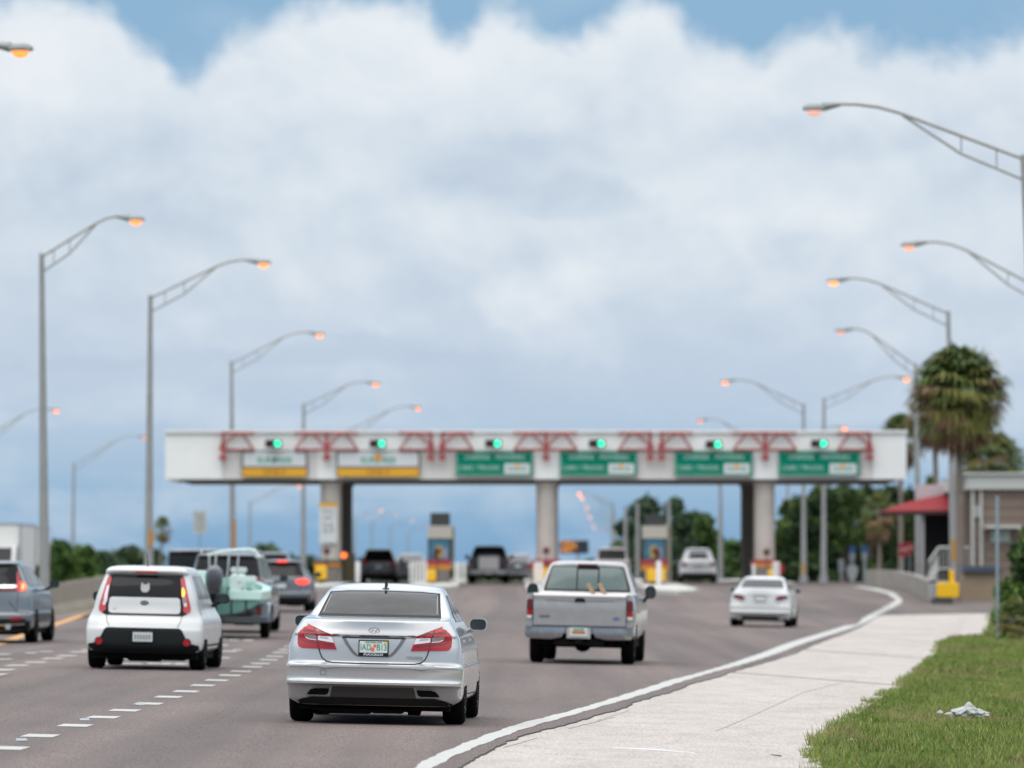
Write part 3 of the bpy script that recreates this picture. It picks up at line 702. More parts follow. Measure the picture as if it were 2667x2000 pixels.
# ================================================================== pickups
def pickup(name, label, px, Y, yaw, body, glass, detail=True, group=None, k=1.0):
    root = place(name, label, 'pickup truck', px, Y, yaw, 1.25, group); TR = .985
    # cab: a stacked shell from z .5 up, bed: walls and floor
    cab = Shell([(.50, 2.22, .93, .10, 3, 5.75, .5), (.75, 2.20, .98, .10, 3.5, 5.8, .5), (1.0, 2.20, .985, .10, 3.5, 5.78, .5), (1.16, 2.20, .96, .10, 3.5, 5.7, .5), (1.22, 2.20, .93, .10, 3.5, 4.9, .4), (1.27, 2.22, .90, .12, 3.5, 4.3, .4),
                 (1.45, 2.27, .835, .14, 3.4, 4.0, .4), (1.65, 2.34, .76, .15, 3.2, 3.75, .4), (1.77, 2.40, .71, .16, 3.0, 3.6, .4), (1.805, 2.40, .685, .16, 2.8, 3.55, .4), (1.835, 2.44, .62, .16, 2.6, 3.5, .3), (1.855, 2.52, .48, .12, 2.5, 3.4, .3), (1.865, 2.65, .25, .1, 2.4, 3.25, .2)])
    b = MB(); cab.mesh(b); cb = b.build('cab', [body, M['under']], root, True)
    bed = MB(); z0, z1 = .66, 1.255
    for sg in (-1, 1):
        # fender wall with bulged section
        sec = [(.845, z0), (.975, z0 + .02), (.992, .85), (.985, 1.06), (.955, 1.20), (.925, z1), (.86, z1), (.845, 1.2)]
        sec = [(sg * a, c) for a, c in sec]
        n = len(sec); vs = []; ys = [.10, .14, .7, 1.25, 1.8, 2.18]
        for i, y in enumerate(ys): vs += [(a * (.985 if i == 0 else 1), y, c) for a, c in sec]
        fs = [tuple(range(n)), tuple(range((len(ys) - 1) * n, len(ys) * n))[::-1]]
        for r in range(len(ys) - 1): fs += [(r * n + i, r * n + (i + 1) % n, r * n + n + (i + 1) % n, r * n + n + i) for i in range(n)]
        bed.add(vs, fs)
        a0 = [(1.25 + .46 * math.cos(R(t)), max(z0 - .2, .37 + .46 * math.sin(R(t)))) for t in range(0, 181, 12)]
        sk = [(.12, .52), (.12, z0 + .03), (2.18, z0 + .03), (2.18, .48), (1.71, .48)] + a0[1:-1] + [(.79, .52)]
        bed.prism(sk, sg * .95, sg * .978, 'YZ')
    bed.box((0, 1.2, .72), (1.7, 2.0, .06)); bed.box((0, 2.16, 1.0), (1.75, .05, .5))
    bd = bed.build('cargo_bed', [body], root, True)
    tg = MB(); pr = [(.09, .675), (.062, .69), (.055, .95), (.05, 1.10), (.062, 1.165), (.05, 1.205), (.055, 1.24), (.075, 1.262), (.12, 1.262), (.12, .675)]
    tg.prism(pr, -.838, .838, 'YZ'); tgo = tg.build('tailgate', body, root, True)
    fn0 = lambda a, b_, o: (a, .054 - o, b_)
    if detail:
        h = MB(); h.prism([(-.105, 1.115), (.105, 1.115), (.09, 1.165), (.05, 1.19), (-.05, 1.19), (-.09, 1.165)], .03, .06); h.build('handle', M['trim'], tgo)
        s_ = MB(); s_.mi(0).box((-.63, .050, .850), (.19, .008, .03)); s_.build('name_badge', mat('dark_badge', (.08, .08, .09), .5), tgo)
        s_ = MB(); s_.lathe([(.065, -.004), (.065, .004)], (.665, .048, .83), 'Y', 20, (1, .40)); o2 = s_.build('badge', mat('blue_oval', (.03, .07, .28), .3), tgo)
        s_ = MB(); add_text(s_, "Ford", (.665, .042, .83), .045, 1.2, .001); s_.build('badge_letters', M['chrome'], o2)
        s_ = MB()
        for sg in (-1, 1): line(s_, [(sg * .84, .68), (sg * .84, 1.25)], fn0, .010, .006)
        line(s_, [(-.84, .683), (.84, .683)], fn0, .018, .006); line(s_, [(-.62, 1.14), (-.12, 1.125)], fn0, .008, .004); line(s_, [(.12, 1.125), (.62, 1.14)], fn0, .008, .004)
        absorb(tgo, s_, M['gap'])
    for sg in (-1, 1):
        t = MB(); t.mi(0).box((sg * .905, .10, 1.06), (.108, .10, .21), bev=.02); t.mi(1).box((sg * .905, .098, .915), (.106, .10, .10), bev=.02); t.mi(2).box((sg * .905, .10, .835), (.104, .10, .065), bev=.02)
        t.build('tail_light', [M['redd'], M['red'], M['clear']], root, True)
    bm_ = MB()
    for sg in (-1, 1):
        poly = [(sg * .24, .665), (sg * .985, .660), (sg * .985, .56), (sg * .965, .49), (sg * .93, .455), (sg * .50, .445), (sg * .30, .49)]
        patch(bm_, poly, lambda a, b_, o: (a, -.10 + .9 * max(0, abs(a) - .80) ** 1.5 * 1.6 + .8 * (b_ - .56) ** 2 - o, b_), .0, .05, .08)
    bm_.box((0, .0, .60), (1.9, .14, .10)); bm_.box((0, -.02, .665), (1.86, .20, .012))
    bo = bm_.build('rear_bumper', mat('worn_chrome', (.34, .345, .355), .22, .85, var=.12, vscale=5) if detail else M['silver2'], root, True)
    pl = MB(); pl.mi(0).box((0, -.10, .565), (.42, .03, .20)); pl.mi(1).box((0, -.122, .58), (.305, .012, .152)); pl.mi(2).box((0, -.130, .625), (.20, .004, .03)); pl.mi(3).box((.0, -.130, .572), (.24, .004, .05))
    pl.build('license_plate', [mat('plate_holder', (.40, .41, .40), .5), M['wplate'], M['green'], mat('plate_rust_letters', (.45, .14, .04), .6)], root)
    wn = MB(); win = [(-.80, 1.30), (.80, 1.30), (.785, 1.38), (.675, 1.73), (.64, 1.765), (-.64, 1.765), (-.675, 1.73), (-.785, 1.38)]; fc_ = rearfn(cab)
    wn.mi(1); patch(wn, win, fc_, .004, .02, .08)
    wn.mi(0)
    for pl_ in ([(-.755, 1.33), (-.20, 1.33), (-.20, 1.745), (-.63, 1.745), (-.66, 1.71)], [(.755, 1.33), (.22, 1.33), (.22, 1.745), (.63, 1.745), (.66, 1.71)], [(-.175, 1.33), (.195, 1.33), (.195, 1.70), (-.175, 1.70)]):
        patch(wn, pl_, fc_, .008, .01, .1)
    wo_ = wn.build('rear_window', [glass, M['trim']], root, True)
    th = MB(); th.box((0, 2.365, 1.79), (.36, .05, .028)); th.build('brake_light', M['redd'], root)
    for sg in (-1, 1):
        fs_ = sidefn(cab, sg)
        g = MB(); patch(g, [(2.55, 1.30), (3.95, 1.30), (3.62, 1.70), (2.62, 1.70)], fs_, .004, .02, .15); g.build('window', M['glass'], root, True)
    mirrors(root, 1.10, 3.75, 1.30, .20, .24, M['trim'], .95)
    u = MB()
    for sg in (-1, 1): u.box((sg * .42, 2.6, .47), (.12, 5.0, .16))
    u.box((0, 3.0, .43), (1.75, 4.2, .28)); u.tube([(-.75, 1.25, .37), (.75, 1.25, .37)], .06, 8); u.lathe([(.01, -.16), (.13, -.1), (.17, 0), (.13, .1), (.01, .16)], (0, 1.25, .37), 'Y', 14)  # wide pan added to darken the road below the pickup
    u.box((0, .1, .40), (.9, .3, .12)); u.box((0, -.06, .40), (.14, .25, .07)); u.tube([(-.8, .3, .42), (-.42, .3, .40), (.42, .3, .40), (.8, .3, .42)], .07, 8)
    u.box((.55, 1.0, .33), (.06, .9, .05)); u.box((-.55, 1.0, .33), (.06, .9, .05))
    u.build('underbody', M['under'], root)
    for sg in (-1, 1): wheel(root, sg * .83, 1.25, .375, .24, sg, 4, not detail); wheel(root, sg * .83, 4.75, .375, .24, sg, 4, not detail)
    return root
tk = pickup('pickup_truck', 'silver pickup truck with three-pane green rear window, right of the nearest sedan', 1506, 105.0, 4.0, M['silver2'], M['glassT'])
# two timber ends leaning in the bed
for i, x in enumerate((.09, .30)):
    m_ = MB(); m_.box((x, 1.98, 1.335), (.075, .05, .27), Matrix.Rotation(R(-28), 3, 'Y')); o_ = m_.build('timber_stake', mat('raw_timber', (.42, .30, .19), .8, var=.2, vscale=9), None)
    o_.matrix_world = tk.matrix_basis.copy() if False else Matrix.LocRotScale(tk.location, tk.rotation_euler, None)
    tag(o_, ('wooden stake leaning against the pickup rear window, ' + ('left one' if i == 0 else 'right one')), 'stake', 'wooden stakes in the pickup bed')

# ================================================================== white saloon
def sedan_b(name, label, px, Y, yaw, body, glass, lamp='redd', group=None, deck=True, simple=True, plate_=True):
    root = place(name, label, 'car', px, Y, yaw, 1.05, group)
    sh = sedan_shell(.975, 4.85, .0); fn = rearfn(sh); b = MB(); sh.mesh(b); ob = b.build('body', [body, M['under']], root, True); cut_arches(ob, ((1.05, .36), (3.85, .36)), .33, .91)
    g = MB(); patch(g, [(-.65, 1.15), (.65, 1.15), (.58, 1.37), (.50, 1.40), (-.50, 1.40), (-.58, 1.37)], fn, .006, .02, .1); g.build('rear_window', glass, root, True)
    side_glass(sh, root, 1.42, 3.5, 1.10, 1.38, .55, .62, (.30, .66))
    lamps_generic(sh, root, [(.43, .82), (.50, .90), (.60, .945), (.78, .955), (.82, .90), (.81, .84), (.62, .79), (.47, .79)], lamp)
    plate(root, sh, 0, .84)
    c = MB(); line(c, [(-.30, .945), (.30, .945)], fn, .02, .006); c.build('chrome_strip', M['chrome'], root)
    s_ = MB(); line(s_, [(-.58, .80), (-.55, .69), (-.44, .655), (.44, .655), (.55, .69), (.58, .80)], fn, .012); absorb(ob, s_, M['gap'])
    d_ = MB(); patch(d_, [(-.60, .33), (.60, .33), (.55, .22), (-.55, .22)], fn, .006, .03, .1); d_.build('diffuser', M['trim'], root)
    for sg in (-1, 1):
        t = MB(); patch(t, [(sg * a, z) for a, z in [(.50, .36), (.70, .355), (.72, .30), (.50, .30)]], fn, .012, .04, .06); t.build('exhaust_tip', M['chrome'], root)
        wheel(root, sg * .80, 1.05, .33, .225, sg, 5, simple); wheel(root, sg * .80, 3.85, .33, .225, sg, 5, simple)
    mirrors(root, .97, 2.9, 1.06, .19, .13, body, .80); underbody(root, .78, 4.85, .165, .25, .16)
    return root
sedan_b('sedan', 'white sedan alone in the right lane, nearing the white edge line', 1977, 172.0, 5.6, M['white'], M['glassL'])

# ================================================================== SUVs
def suv(name, label, px, Y, yaw, body, H=1.68, L_=4.6, kw=1.03, belt=1.08, roofw=.60, lamp=None, lampm='redd', lit=None, win=None, brake=None, rails=False, group=None, simple=True, clad=True, slope=.16, cat='car', gl=None, r=.345, bar=None):
    root = place(name, label, cat, px, Y, yaw, .95, group); sh = suv_shell(kw, L_, H, belt, roofw, slope); fn = rearfn(sh)
    b = MB(); sh.mesh(b); ob = b.build('body', [body, M['under']], root, True); cut_arches(ob, ((.95, r + .04), (L_ - .85, r + .04)), r, .90 * kw)
    zt = belt + (H - belt) * .84; w0, w1 = .70 * kw, (roofw - .035) * kw
    g = MB(); patch(g, win or [(-w0, belt + .05), (-w0 + .03, belt + .02), (w0 - .03, belt + .02), (w0, belt + .05), (w1, zt - .02), (w1 - .04, zt), (-w1 + .04, zt), (-w1, zt - .02)], fn, .006, .02, .08); g.build('rear_window', gl or M['glass'], root, True)
    lamps_generic(sh, root, lamp or [(.60 * kw, .84), (.62 * kw, 1.02), (.78 * kw, 1.06), (.845 * kw, .98), (.84 * kw, .86)], lampm, 'tail_light', lit)
    s_ = MB(); line(s_, [(-.62 * kw, belt), (-.60 * kw, .66), (.60 * kw, .66), (.62 * kw, belt)], fn, .010)
    for sg in (-1, 1):
        for y in (1.35, 2.35, 3.25): line(s_, [(y, .42), (y, belt)], sidefn(sh, sg), .010)
    absorb(ob, s_, M['gap'])
    if clad:
        c = MB(); patch(c, [(-.86 * kw, .46), (.86 * kw, .46), (.84 * kw, .27), (-.84 * kw, .27)], fn, .007, .03, .1); c.build('bumper_cladding', M['trim'], root, True)
    plate(root, sh, 0, .80 if not clad else .82, None)
    if brake:
        t = MB(); t.box((0, sh.rear(0, belt + (H - belt) * .91) - .01, belt + (H - belt) * .91), (.36, .03, .05), bev=.01); t.build('brake_light', M[brake], root)
    if rails:
        for sg in (-1, 1):
            q = MB(); q.tube([(sg * roofw * .86 * kw, .5, H - .02), (sg * roofw * .86 * kw, .62, H + .045), (sg * roofw * .86 * kw, L_ - 2.6, H + .045), (sg * roofw * .86 * kw, L_ - 2.45, H)], .022, 6); q.build('roof_rail', M['rim'], root, True)
    side_glass(sh, root, .42, L_ - 1.0, belt + .03, belt + (H - belt) * .80, .12, .75, (.22, .58)); mirrors(root, 1.03 * kw, L_ - 1.75, belt + .06, .2, .16, body if simple else M['trim'], .82 * kw)
    underbody(root, .80 * kw, L_, .19, .25, .18, ((.4, .5, .4, .3, .03),))
    for sg in (-1, 1): wheel(root, sg * .79 * kw, .95, r, .235, sg, 5, simple); wheel(root, sg * .79 * kw, L_ - .85, r, .235, sg, 5, simple)
    return root, sh, ob
def crv():
    root, sh, ob = suv('suv', 'blue-grey SUV with brake lights lit, cut off by the left edge of the photo', -34, 119.5, 2.2, M['steel'], 1.69, 4.6, 1.03, 1.14, .60, [(.585, 1.07), (.60, 1.26), (.585, 1.46), (.61, 1.47), (.655, 1.28), (.76, 1.25), (.79, 1.16), (.77, 1.07)], 'redm', {1: 'redm', -1: 'redm'}, simple=False, r=.36)
    fn = rearfn(sh)
    for sg in (-1, 1):
        t = MB(); patch(t, [(sg * a, z) for a, z in [(.625, 1.075), (.68, 1.09), (.68, 1.19), (.66, 1.22), (.66, 1.25), (.74, 1.245), (.785, 1.17), (.765, 1.075)]], fn, .014, .01, .05); t.build('brake_light', M['redon'], root, True)
        t = MB(); patch(t, [(sg * a, z) for a, z in [(.70, 1.10), (.745, 1.11), (.76, 1.16), (.74, 1.22), (.70, 1.225)]], fn, .018, .01, .05); t.build('brake_light', M['redhot'], root, True)
        t = MB(); patch(t, [(sg * a, z) for a, z in [(.50, .525), (.72, .535), (.72, .475), (.50, .465)]], fn, .014, .01, .06); t.build('reflector', M['red'], root, True)
        t = MB(); t.lathe([(.06, -.1), (.06, .1), (.05, .1)], (sg * .46, .0, .34), 'Y', 16); t.build('exhaust_tip', M['chrome'], root, True)
    t = MB(); patch(t, [(-.60, 1.06), (.60, 1.06), (.60, 1.13), (-.60, 1.13)], fn, .010, .02, .1); t.build('light_bar', M['redd'], root, True)
    t = MB(); line(t, [(-.60, 1.165), (.60, 1.165)], fn, .05, .012); t.build('chrome_strip', M['chrome'], root, True)
    t = MB(); patch(t, [(-.80, .50), (.80, .50), (.76, .36), (-.76, .36)], fn, .010, .03, .1); t.build('bumper_cladding', M['trim'], root, True)
    t = MB(); line(t, [(-.78, .395), (-.3, .37), (.3, .37), (.78, .395)], fn, .035, .02); t.build('chrome_strip', M['rim'], root, True)
    # creases in the tailgate
    t = MB()
    for sg in (-1, 1): line(t, [(sg * .9, .62), (sg * .62, .64), (sg * .45, .85)], fn, .012, .003)
    absorb(ob, t, M['gap'])
crv()
GV = 'traffic queuing at the toll plaza'
# large grey suv towing the boat
suv('suv', 'large grey SUV with wide dark rear window, towing a mint green boat', 588, 135.0, 1.0, mat('slate_paint', (.10, .11, .124), .3, .5, .5, .8), 1.84, 5.3, 1.10, 1.20, .66, [(.66, .90), (.66, 1.30), (.76, 1.28), (.88, 1.18), (.90, .92)], 'redd', clad=True, rails=True, slope=.14, r=.40)
suv('minivan', 'light grey minivan mostly hidden behind the boat and the large grey SUV', 508, 158.0, .5, M['grey'], 1.98, 5.0, 1.05, 1.2, .72, slope=.1, cat='van', group=GV)
suv('suv', 'dark grey crossover with brake lights lit, right of the SUV towing a boat', 733, 185.0, .8, M['grey'], 1.64, 4.5, 1.01, 1.10, .58, [(.42, .97), (.55, 1.03), (.72, 1.05), (.86, 1.0), (.87, .90), (.70, .86), (.52, .88)], 'redm', {1: 'redon', -1: 'redon'}, brake='redon', simple=True, slope=.30, group=GV)
def far_suv(label, px, Y, body, **k): suv('suv', label, px, Y, .3, body, group=GV, **k)
far_suv('blue-grey SUV in the queue just behind the dark grey crossover', 705, 222.0, M['steel'], H=1.76, belt=1.12)
far_suv('dark red-brown SUV in the open lane beside the leftmost toll column', 986, 287.0, M['maroon'], H=1.70, lamp=[(.50, .95), (.52, 1.12), (.80, 1.14), (.84, 1.0)], lampm='red')
far_suv('silver SUV leaving through the lane beside the right toll booth', 1818, 297.0, M['silver3'], H=1.74, lampm='redd', win=[(-.50, 1.24), (.50, 1.24), (.44, 1.44), (-.44, 1.44)], clad=True)
sedan_b('sedan', 'dark grey sedan beyond the gantry, right of the black pickup', 1349, 300.0, .3, M['grey'], M['glass'], 'red', GV)
sedan_b('sedan', 'dark blue sedan half hidden behind the white posts left of the centre toll booth', 1068, 296.0, .3, M['dgrey'], M['glass'], 'red', GV)
pickup('pickup_truck', 'black pickup truck with a white board on its tailgate, beyond the gantry', 1273, 284.0, .3, M['black'], M['glass'], False, GV)
bx = MB(); o_ = bpy.data.objects['pickup_truck.001']
bx.box((0, -.02, 1.02), (.98, .02, .62), bev=.01); q_ = bx.build('board', mat('white_board', (.62, .60, .60), .6), o_)
suv('minivan', 'cream minivan with dark rear window, seen just above the silver pickup roof', 1594, 306.0, .3, mat('cream_paint', (.50, .46, .44), .5), 1.80, 5.0, 1.04, 1.15, .70, cat='van', group=GV)

# ================================================================== boat on its trailer
def boat():
    Yb = 126.5; px = 562
    tr = place('boat_trailer', 'low boat trailer with grey fenders and red lamp, under the mint green boat', 'trailer', px, Yb, 1.5, 2.0)
    mint = mat('mint_gelcoat', (.55, .80, .72), .35, 0, .5, .4); mintd = mat('mint_hull', (.12, .28, .24), .4, 0, .5, .3); wh = mat('white_gelcoat', (.58, .66, .64), .35)
    f = MB()
    for sg in (-1, 1): f.box((sg * .55, 2.8, .42), (.08, 5.0, .12))
    f.box((0, .25, .42), (1.9, .10, .14)); f.box((0, 2.2, .35), (1.7, .08, .08)); f.tube([(0, 5.2, .45), (0, 6.6, .50)], .05, 8); f.build('trailer_frame', mat('galvanised_dark', (.07, .075, .08), .5, .4), tr)
    for sg in (-1, 1):
        w_ = MB(); prof = []
        pts = [(1.35, .36), (1.35, .55), (1.48, .74), (1.75, .80), (2.35, .80), (2.62, .74), (2.75, .55), (2.75, .36), (2.66, .36), (2.66, .55), (2.55, .68), (2.3, .74), (1.8, .74), (1.56, .68), (1.44, .55), (1.44, .36)]
        w_.prism(pts, sg * .80, sg * 1.08, 'YZ'); w_.prism([(1.42, .36), (1.42, .55), (1.55, .70), (1.8, .76), (2.3, .76), (2.55, .70), (2.68, .55), (2.68, .36)], sg * .80, sg * .82, 'YZ')
        w_.build('fender', mat('fender_grey', (.30, .34, .37), .4, .4), tr)
        w_ = MB(); w_.box((sg * .93, 1.30, .60), (.26, .10, .34), bev=.02); w_.build('lamp_bracket', mat('fender_grey', (.30, .34, .37), .4, .4), tr)
        l = MB(); l.box((sg * .86, 1.235, .60), (.09, .03, .17), bev=.01); l.build('tail_light', M['red'], tr)
        wheel(tr, sg * .93, 2.05, .31, .19, sg, 5, True)
    bo = thing('motor_boat', 'mint green open boat with black outboard motor, carried on a trailer behind the SUV', 'boat', tr.location, tr.rotation_euler)
    # hull by stations (y, half beam, gunwale z, keel z)
    st = [(.45, .92, 1.00, .50), (1.5, .97, 1.00, .47), (2.8, .97, 1.02, .45), (4.0, .88, 1.08, .46), (4.9, .60, 1.16, .52), (5.5, .22, 1.24, .68), (5.75, .03, 1.28, .85)]
    vs = []; 
    for y, hb, g, k in st:
        vs += [(-hb, y, g), (-hb * .98, y, g - .22), (-hb * .80, y, k + .18), (-hb * .45, y, k + .06), (0, y, k), (hb * .45, y, k + .06), (hb * .80, y, k + .18), (hb * .98, y, g - .22), (hb, y, g)]
    fs = [(r * 9 + i, r * 9 + i + 1, r * 9 + 10 + i, r * 9 + 9 + i) for r in range(6) for i in range(8)] + [tuple(range(9))]
    h = MB(); h.add(vs, fs); h.build('hull', mintd, bo, False)
    # gunwale band and deck
    d = MB(); n = len(st)
    for sg in (-1, 1):
        ring = []
        for y, hb, g, k in st: ring += [(sg * (hb + .035), y, g + .03), (sg * (hb + .03), y, g - .15), (sg * (hb - .02), y, g - .16), (sg * max(0, hb - .16), y, g + .055)]
        d.add(ring, [(r * 4 + i, r * 4 + (i + 1) % 4, r * 4 + 4 + (i + 1) % 4, r * 4 + 4 + i) for r in range(n - 1) for i in range(4)] + [(0, 1, 2, 3)])
    d.box((-.58, .46, .95), (.72, .10, .2), bev=.03); d.box((.60, .46, .95), (.72, .10, .2), bev=.03)
    d.build('gunwale', mint, bo, False)
    d = MB(); d.add([(-s_[1] * .93, s_[0], .72) for s_ in st[:6]] + [(s_[1] * .93, s_[0], .72) for s_ in st[:6]], [(i, i + 1, i + 7, i + 6) for i in range(5)]); d.build('deck', wh, bo)
    s = MB(); s.box((.30, 2.4, 1.05), (.34, .5, .7), bev=.06); s.box((.30, 2.5, 1.48), (.36, .1, .12), bev=.03); s.build('console', wh, bo)
    s = MB(); s.box((-.45, 1.9, 1.18), (.5, .12, .55), bev=.04); s.box((-.45, 1.7, .98), (.5, .5, .14), bev=.04); s.build('seat', mat('seat_mint', (.50, .68, .63), .6), bo)
    s = MB(); s.box((.55, 1.5, 1.30), (.42, .16, .12), bev=.03); s.tube([(.40, 1.5, .8), (.40, 1.5, 1.28)], .02, 6); s.tube([(.70, 1.5, .8), (.70, 1.5, 1.28)], .02, 6); s.build('seat', wh, bo)
    for x0, x1, y0 in ((.0, .10, 2.0), (.42, .30, 2.0), (-.62, -.36, 2.6), (-.38, -.22, 2.6)):
        q = MB(); q.tube([(x0, y0, .8), (x1, y0, 1.50), (x1 * 1.05, y0 + .1, 1.80)], .022, 6); q.build('top_post', M['rim'], bo, True)
    q = MB(); q.tube([(-.36, 2.2, 1.80), (.02, 2.0, 1.90), (.56, 2.0, 1.94), (.68, 2.0, 1.90), (.72, 2.0, 1.78), (.72, 3.0, 1.78), (.62, 3.0, 1.92), (.02, 3.0, 1.90), (.02, 2.0, 1.90)], .035, 8); q.build('top_frame', wh, bo, True)
    for x in (.52, .90):
        q = MB(); q.tube([(x, .62, .95), (x + .02, .60, 1.14)], .02, 6); q.build('rod_holder', M['rim'], bo)
    mo = thing('outboard_motor', None, None); mo.parent = bo; del_ = [k for k in list(mo.keys())]
    for k in del_: del mo[k]
    cw = MB(); cw.lathe([(.02, -.06), (.17, .0), (.21, .12), (.22, .34), (.19, .49), (.10, .57), (.01, .59)], (-.06, .12, 1.0), 'Z', 20, (.9, 1.25)); cw.build('cowl', mat('motor_cowl', (.04, .043, .052), .3, 0, .6, .6), mo, True)
    cw = MB(); cw.prism([(-.20, .98), (-.14, 1.06), (.24, 1.06), (.22, .92), (.10, .80), (.10, .55), (-.04, .45), (-.12, .55), (-.12, .85)], -.13, .01, 'YZ'); cw.box((-.06, .08, .50), (.34, .42, .03)); cw.prism([(-.18, .48), (.14, .48), (.10, .30), (-.02, .24), (-.12, .34)], -.09, -.03, 'YZ')
    cw.lathe([(.02, -.22), (.07, -.15), (.08, .1), (.03, .2)], (-.06, .0, .36), 'Y', 12); cw.build('leg_unit', M['trim'], mo)
    pr = MB()
    for k in range(3):
        a = 2 * math.pi * k / 3; pr.add([(-.06 + math.cos(a - .3) * .05, -.2, .36 + math.sin(a - .3) * .05), (-.06 + math.cos(a - .5) * .15, -.23, .36 + math.sin(a - .5) * .15), (-.06 + math.cos(a + .5) * .15, -.17, .36 + math.sin(a + .5) * .15)], [(0, 1, 2)])
    pr.build('propeller', M['rim'], mo)
    for x, z0, z1 in ((.30, .98, .50), (.62, .95, .52)):
        q = MB(); q.box((x, .42, (z0 + z1) / 2), (.035, .01, z0 - z1)); q.build('strap', mat('strap_black', (.03, .035, .03), .8), bo)
boat()
# ================================================================== ground sheets
def interp(pts):
    pts = sorted(pts); xs = [p[0] for p in pts]; ys = [p[1] for p in pts]
    def f(q):
        if q <= xs[0]: return ys[0] + (q - xs[0]) * (ys[1] - ys[0]) / (xs[1] - xs[0])
        if q >= xs[-1]: return ys[-1]
        return float(np.interp(q, xs, ys))
    return f
def curve(px): return [(lambda g: (g.y, g.x))(G(*p)) for p in px]
LINE_T = [(1087, 1999), (1112, 1981), (1145, 1967), (1183, 1951), (1217, 1937), (1248, 1925), (1273, 1915), (1311, 1902.5), (1356, 1887), (1405, 1875), (1467, 1859.5), (1548, 1836.5), (1637, 1808), (1711, 1785), (1738, 1775), (1801, 1760),
          (1867, 1741), (1957, 1711), (2074, 1669), (2192, 1633), (2263, 1602), (2321, 1572), (2334, 1563), (2310, 1546), (2270, 1536), (2231, 1530)]
LINE_B = [(1139, 1999), (1175, 1977), (1222, 1957), (1266, 1939), (1311, 1922), (1347, 1908), (1410, 1888), (1467, 1872.5), (1583, 1838), (1630, 1825), (1702, 1803), (1774, 1778), (1867, 1749.5), (1918, 1737), (2074, 1684), (2192, 1645), (2288, 1602),
          (2345, 1573), (2351, 1563), (2330, 1545), (2285, 1533), (2240, 1527)]
ASPH = [(1203, 1999), (1248, 1969), (1302, 1942), (1347, 1922), (1410, 1903), (1467, 1891), (1566, 1861), (1637, 1843), (1648, 1832), (1702, 1816), (1774, 1795), (1801, 1781), (1867, 1765), (1902, 1751), (2074, 1700), (2192, 1653), (2282, 1606), (2357, 1584), (2427, 1574), (2596, 1566)]
GRS = [(2127, 2000), (2120, 1968), (2131, 1935), (2192, 1888), (2243, 1845), (2283, 1819), (2334, 1794), (2373, 1758), (2431, 1704), (2439, 1676), (2474, 1655), (2560, 1652), (2576, 1606), (2592, 1570)]
lt, lb, asp, grs = (interp(curve(c)) for c in (LINE_T, LINE_B, ASPH, GRS))
rnd = random.Random(4)
_jr = [random.Random(9).random() for _ in range(1)]; _jn = np.random.default_rng(9).random(4000)
def jag(y, a=.05):
    v = 0
    for f_, k in ((1.1, 1.0), (3.1, .45), (8.3, .25)):
        q = y * f_ + f_ * 50; i = int(q); t = q - i; t = t * t * (3 - 2 * t); v += k * ((1 - t) * _jn[i % 4000] + t * _jn[(i + 1) % 4000] - .5)
    return a * v
# road material: pinkish-grey asphalt, aggregate, worn wheel tracks, faint tar patches
def road_mat():
    m = bpy.data.materials.new('asphalt'); m.use_nodes = True; t = m.node_tree; p = t.nodes['Principled BSDF']; lk = t.links.new
    co = t.nodes.new('ShaderNodeTexCoord')
    def nz(sc_, det, map_=(1, 1, 1)):
        mp_ = t.nodes.new('ShaderNodeMapping'); mp_.inputs['Scale'].default_value = map_; lk(co.outputs['Object'], mp_.inputs[0])
        n = t.nodes.new('ShaderNodeTexNoise'); n.inputs['Scale'].default_value = sc_; n.inputs['Detail'].default_value = det; n.inputs['Roughness'].default_value = .65; lk(mp_.outputs[0], n.inputs['Vector']); return n.outputs[0]
    def rp(v, a, b, c0, c1):
        r = t.nodes.new('ShaderNodeValToRGB'); lk(v, r.inputs[0]); r.color_ramp.elements[0].position = a; r.color_ramp.elements[1].position = b
        r.color_ramp.elements[0].color = (*c0, 1); r.color_ramp.elements[1].color = (*c1, 1); return r.outputs[0]
    def mul(a, b, f=1.0):
        x = t.nodes.new('ShaderNodeMix'); x.data_type = 'RGBA'; x.blend_type = 'MULTIPLY'; x.inputs[0].default_value = f; lk(a, x.inputs[6]); lk(b, x.inputs[7]); return x.outputs[2]
    base = rp(nz(.35, 5, (1, .16, 1)), .34, .66, (.138, .110, .101), (.174, .143, .132))
    trk = rp(nz(1.0, 2, (.9, .012, 1)), .38, .62, (.76, .77, .80), (1.03, 1.03, 1.03))
    patch_ = rp(nz(.10, 4, (1, .3, 1)), .42, .60, (.88, .88, .89), (1.03, 1.02, 1.01))
    ag = rp(nz(62, 3, (1, .16, 1)), .36, .64, (.55, .55, .56), (1.42, 1.40, 1.38))
    lk(mul(mul(mul(base, trk), patch_), ag), p.inputs['Base Color']); p.inputs['Roughness'].default_value = .82; p.inputs['Specular IOR Level'].default_value = .3
    bp = t.nodes.new('ShaderNodeBump'); bp.inputs['Strength'].default_value = .35; bp.inputs['Distance'].default_value = .01; lk(nz(60, 3), bp.inputs['Height']); lk(bp.outputs[0], p.inputs['Normal'])
    return m
ASPHALT = road_mat()
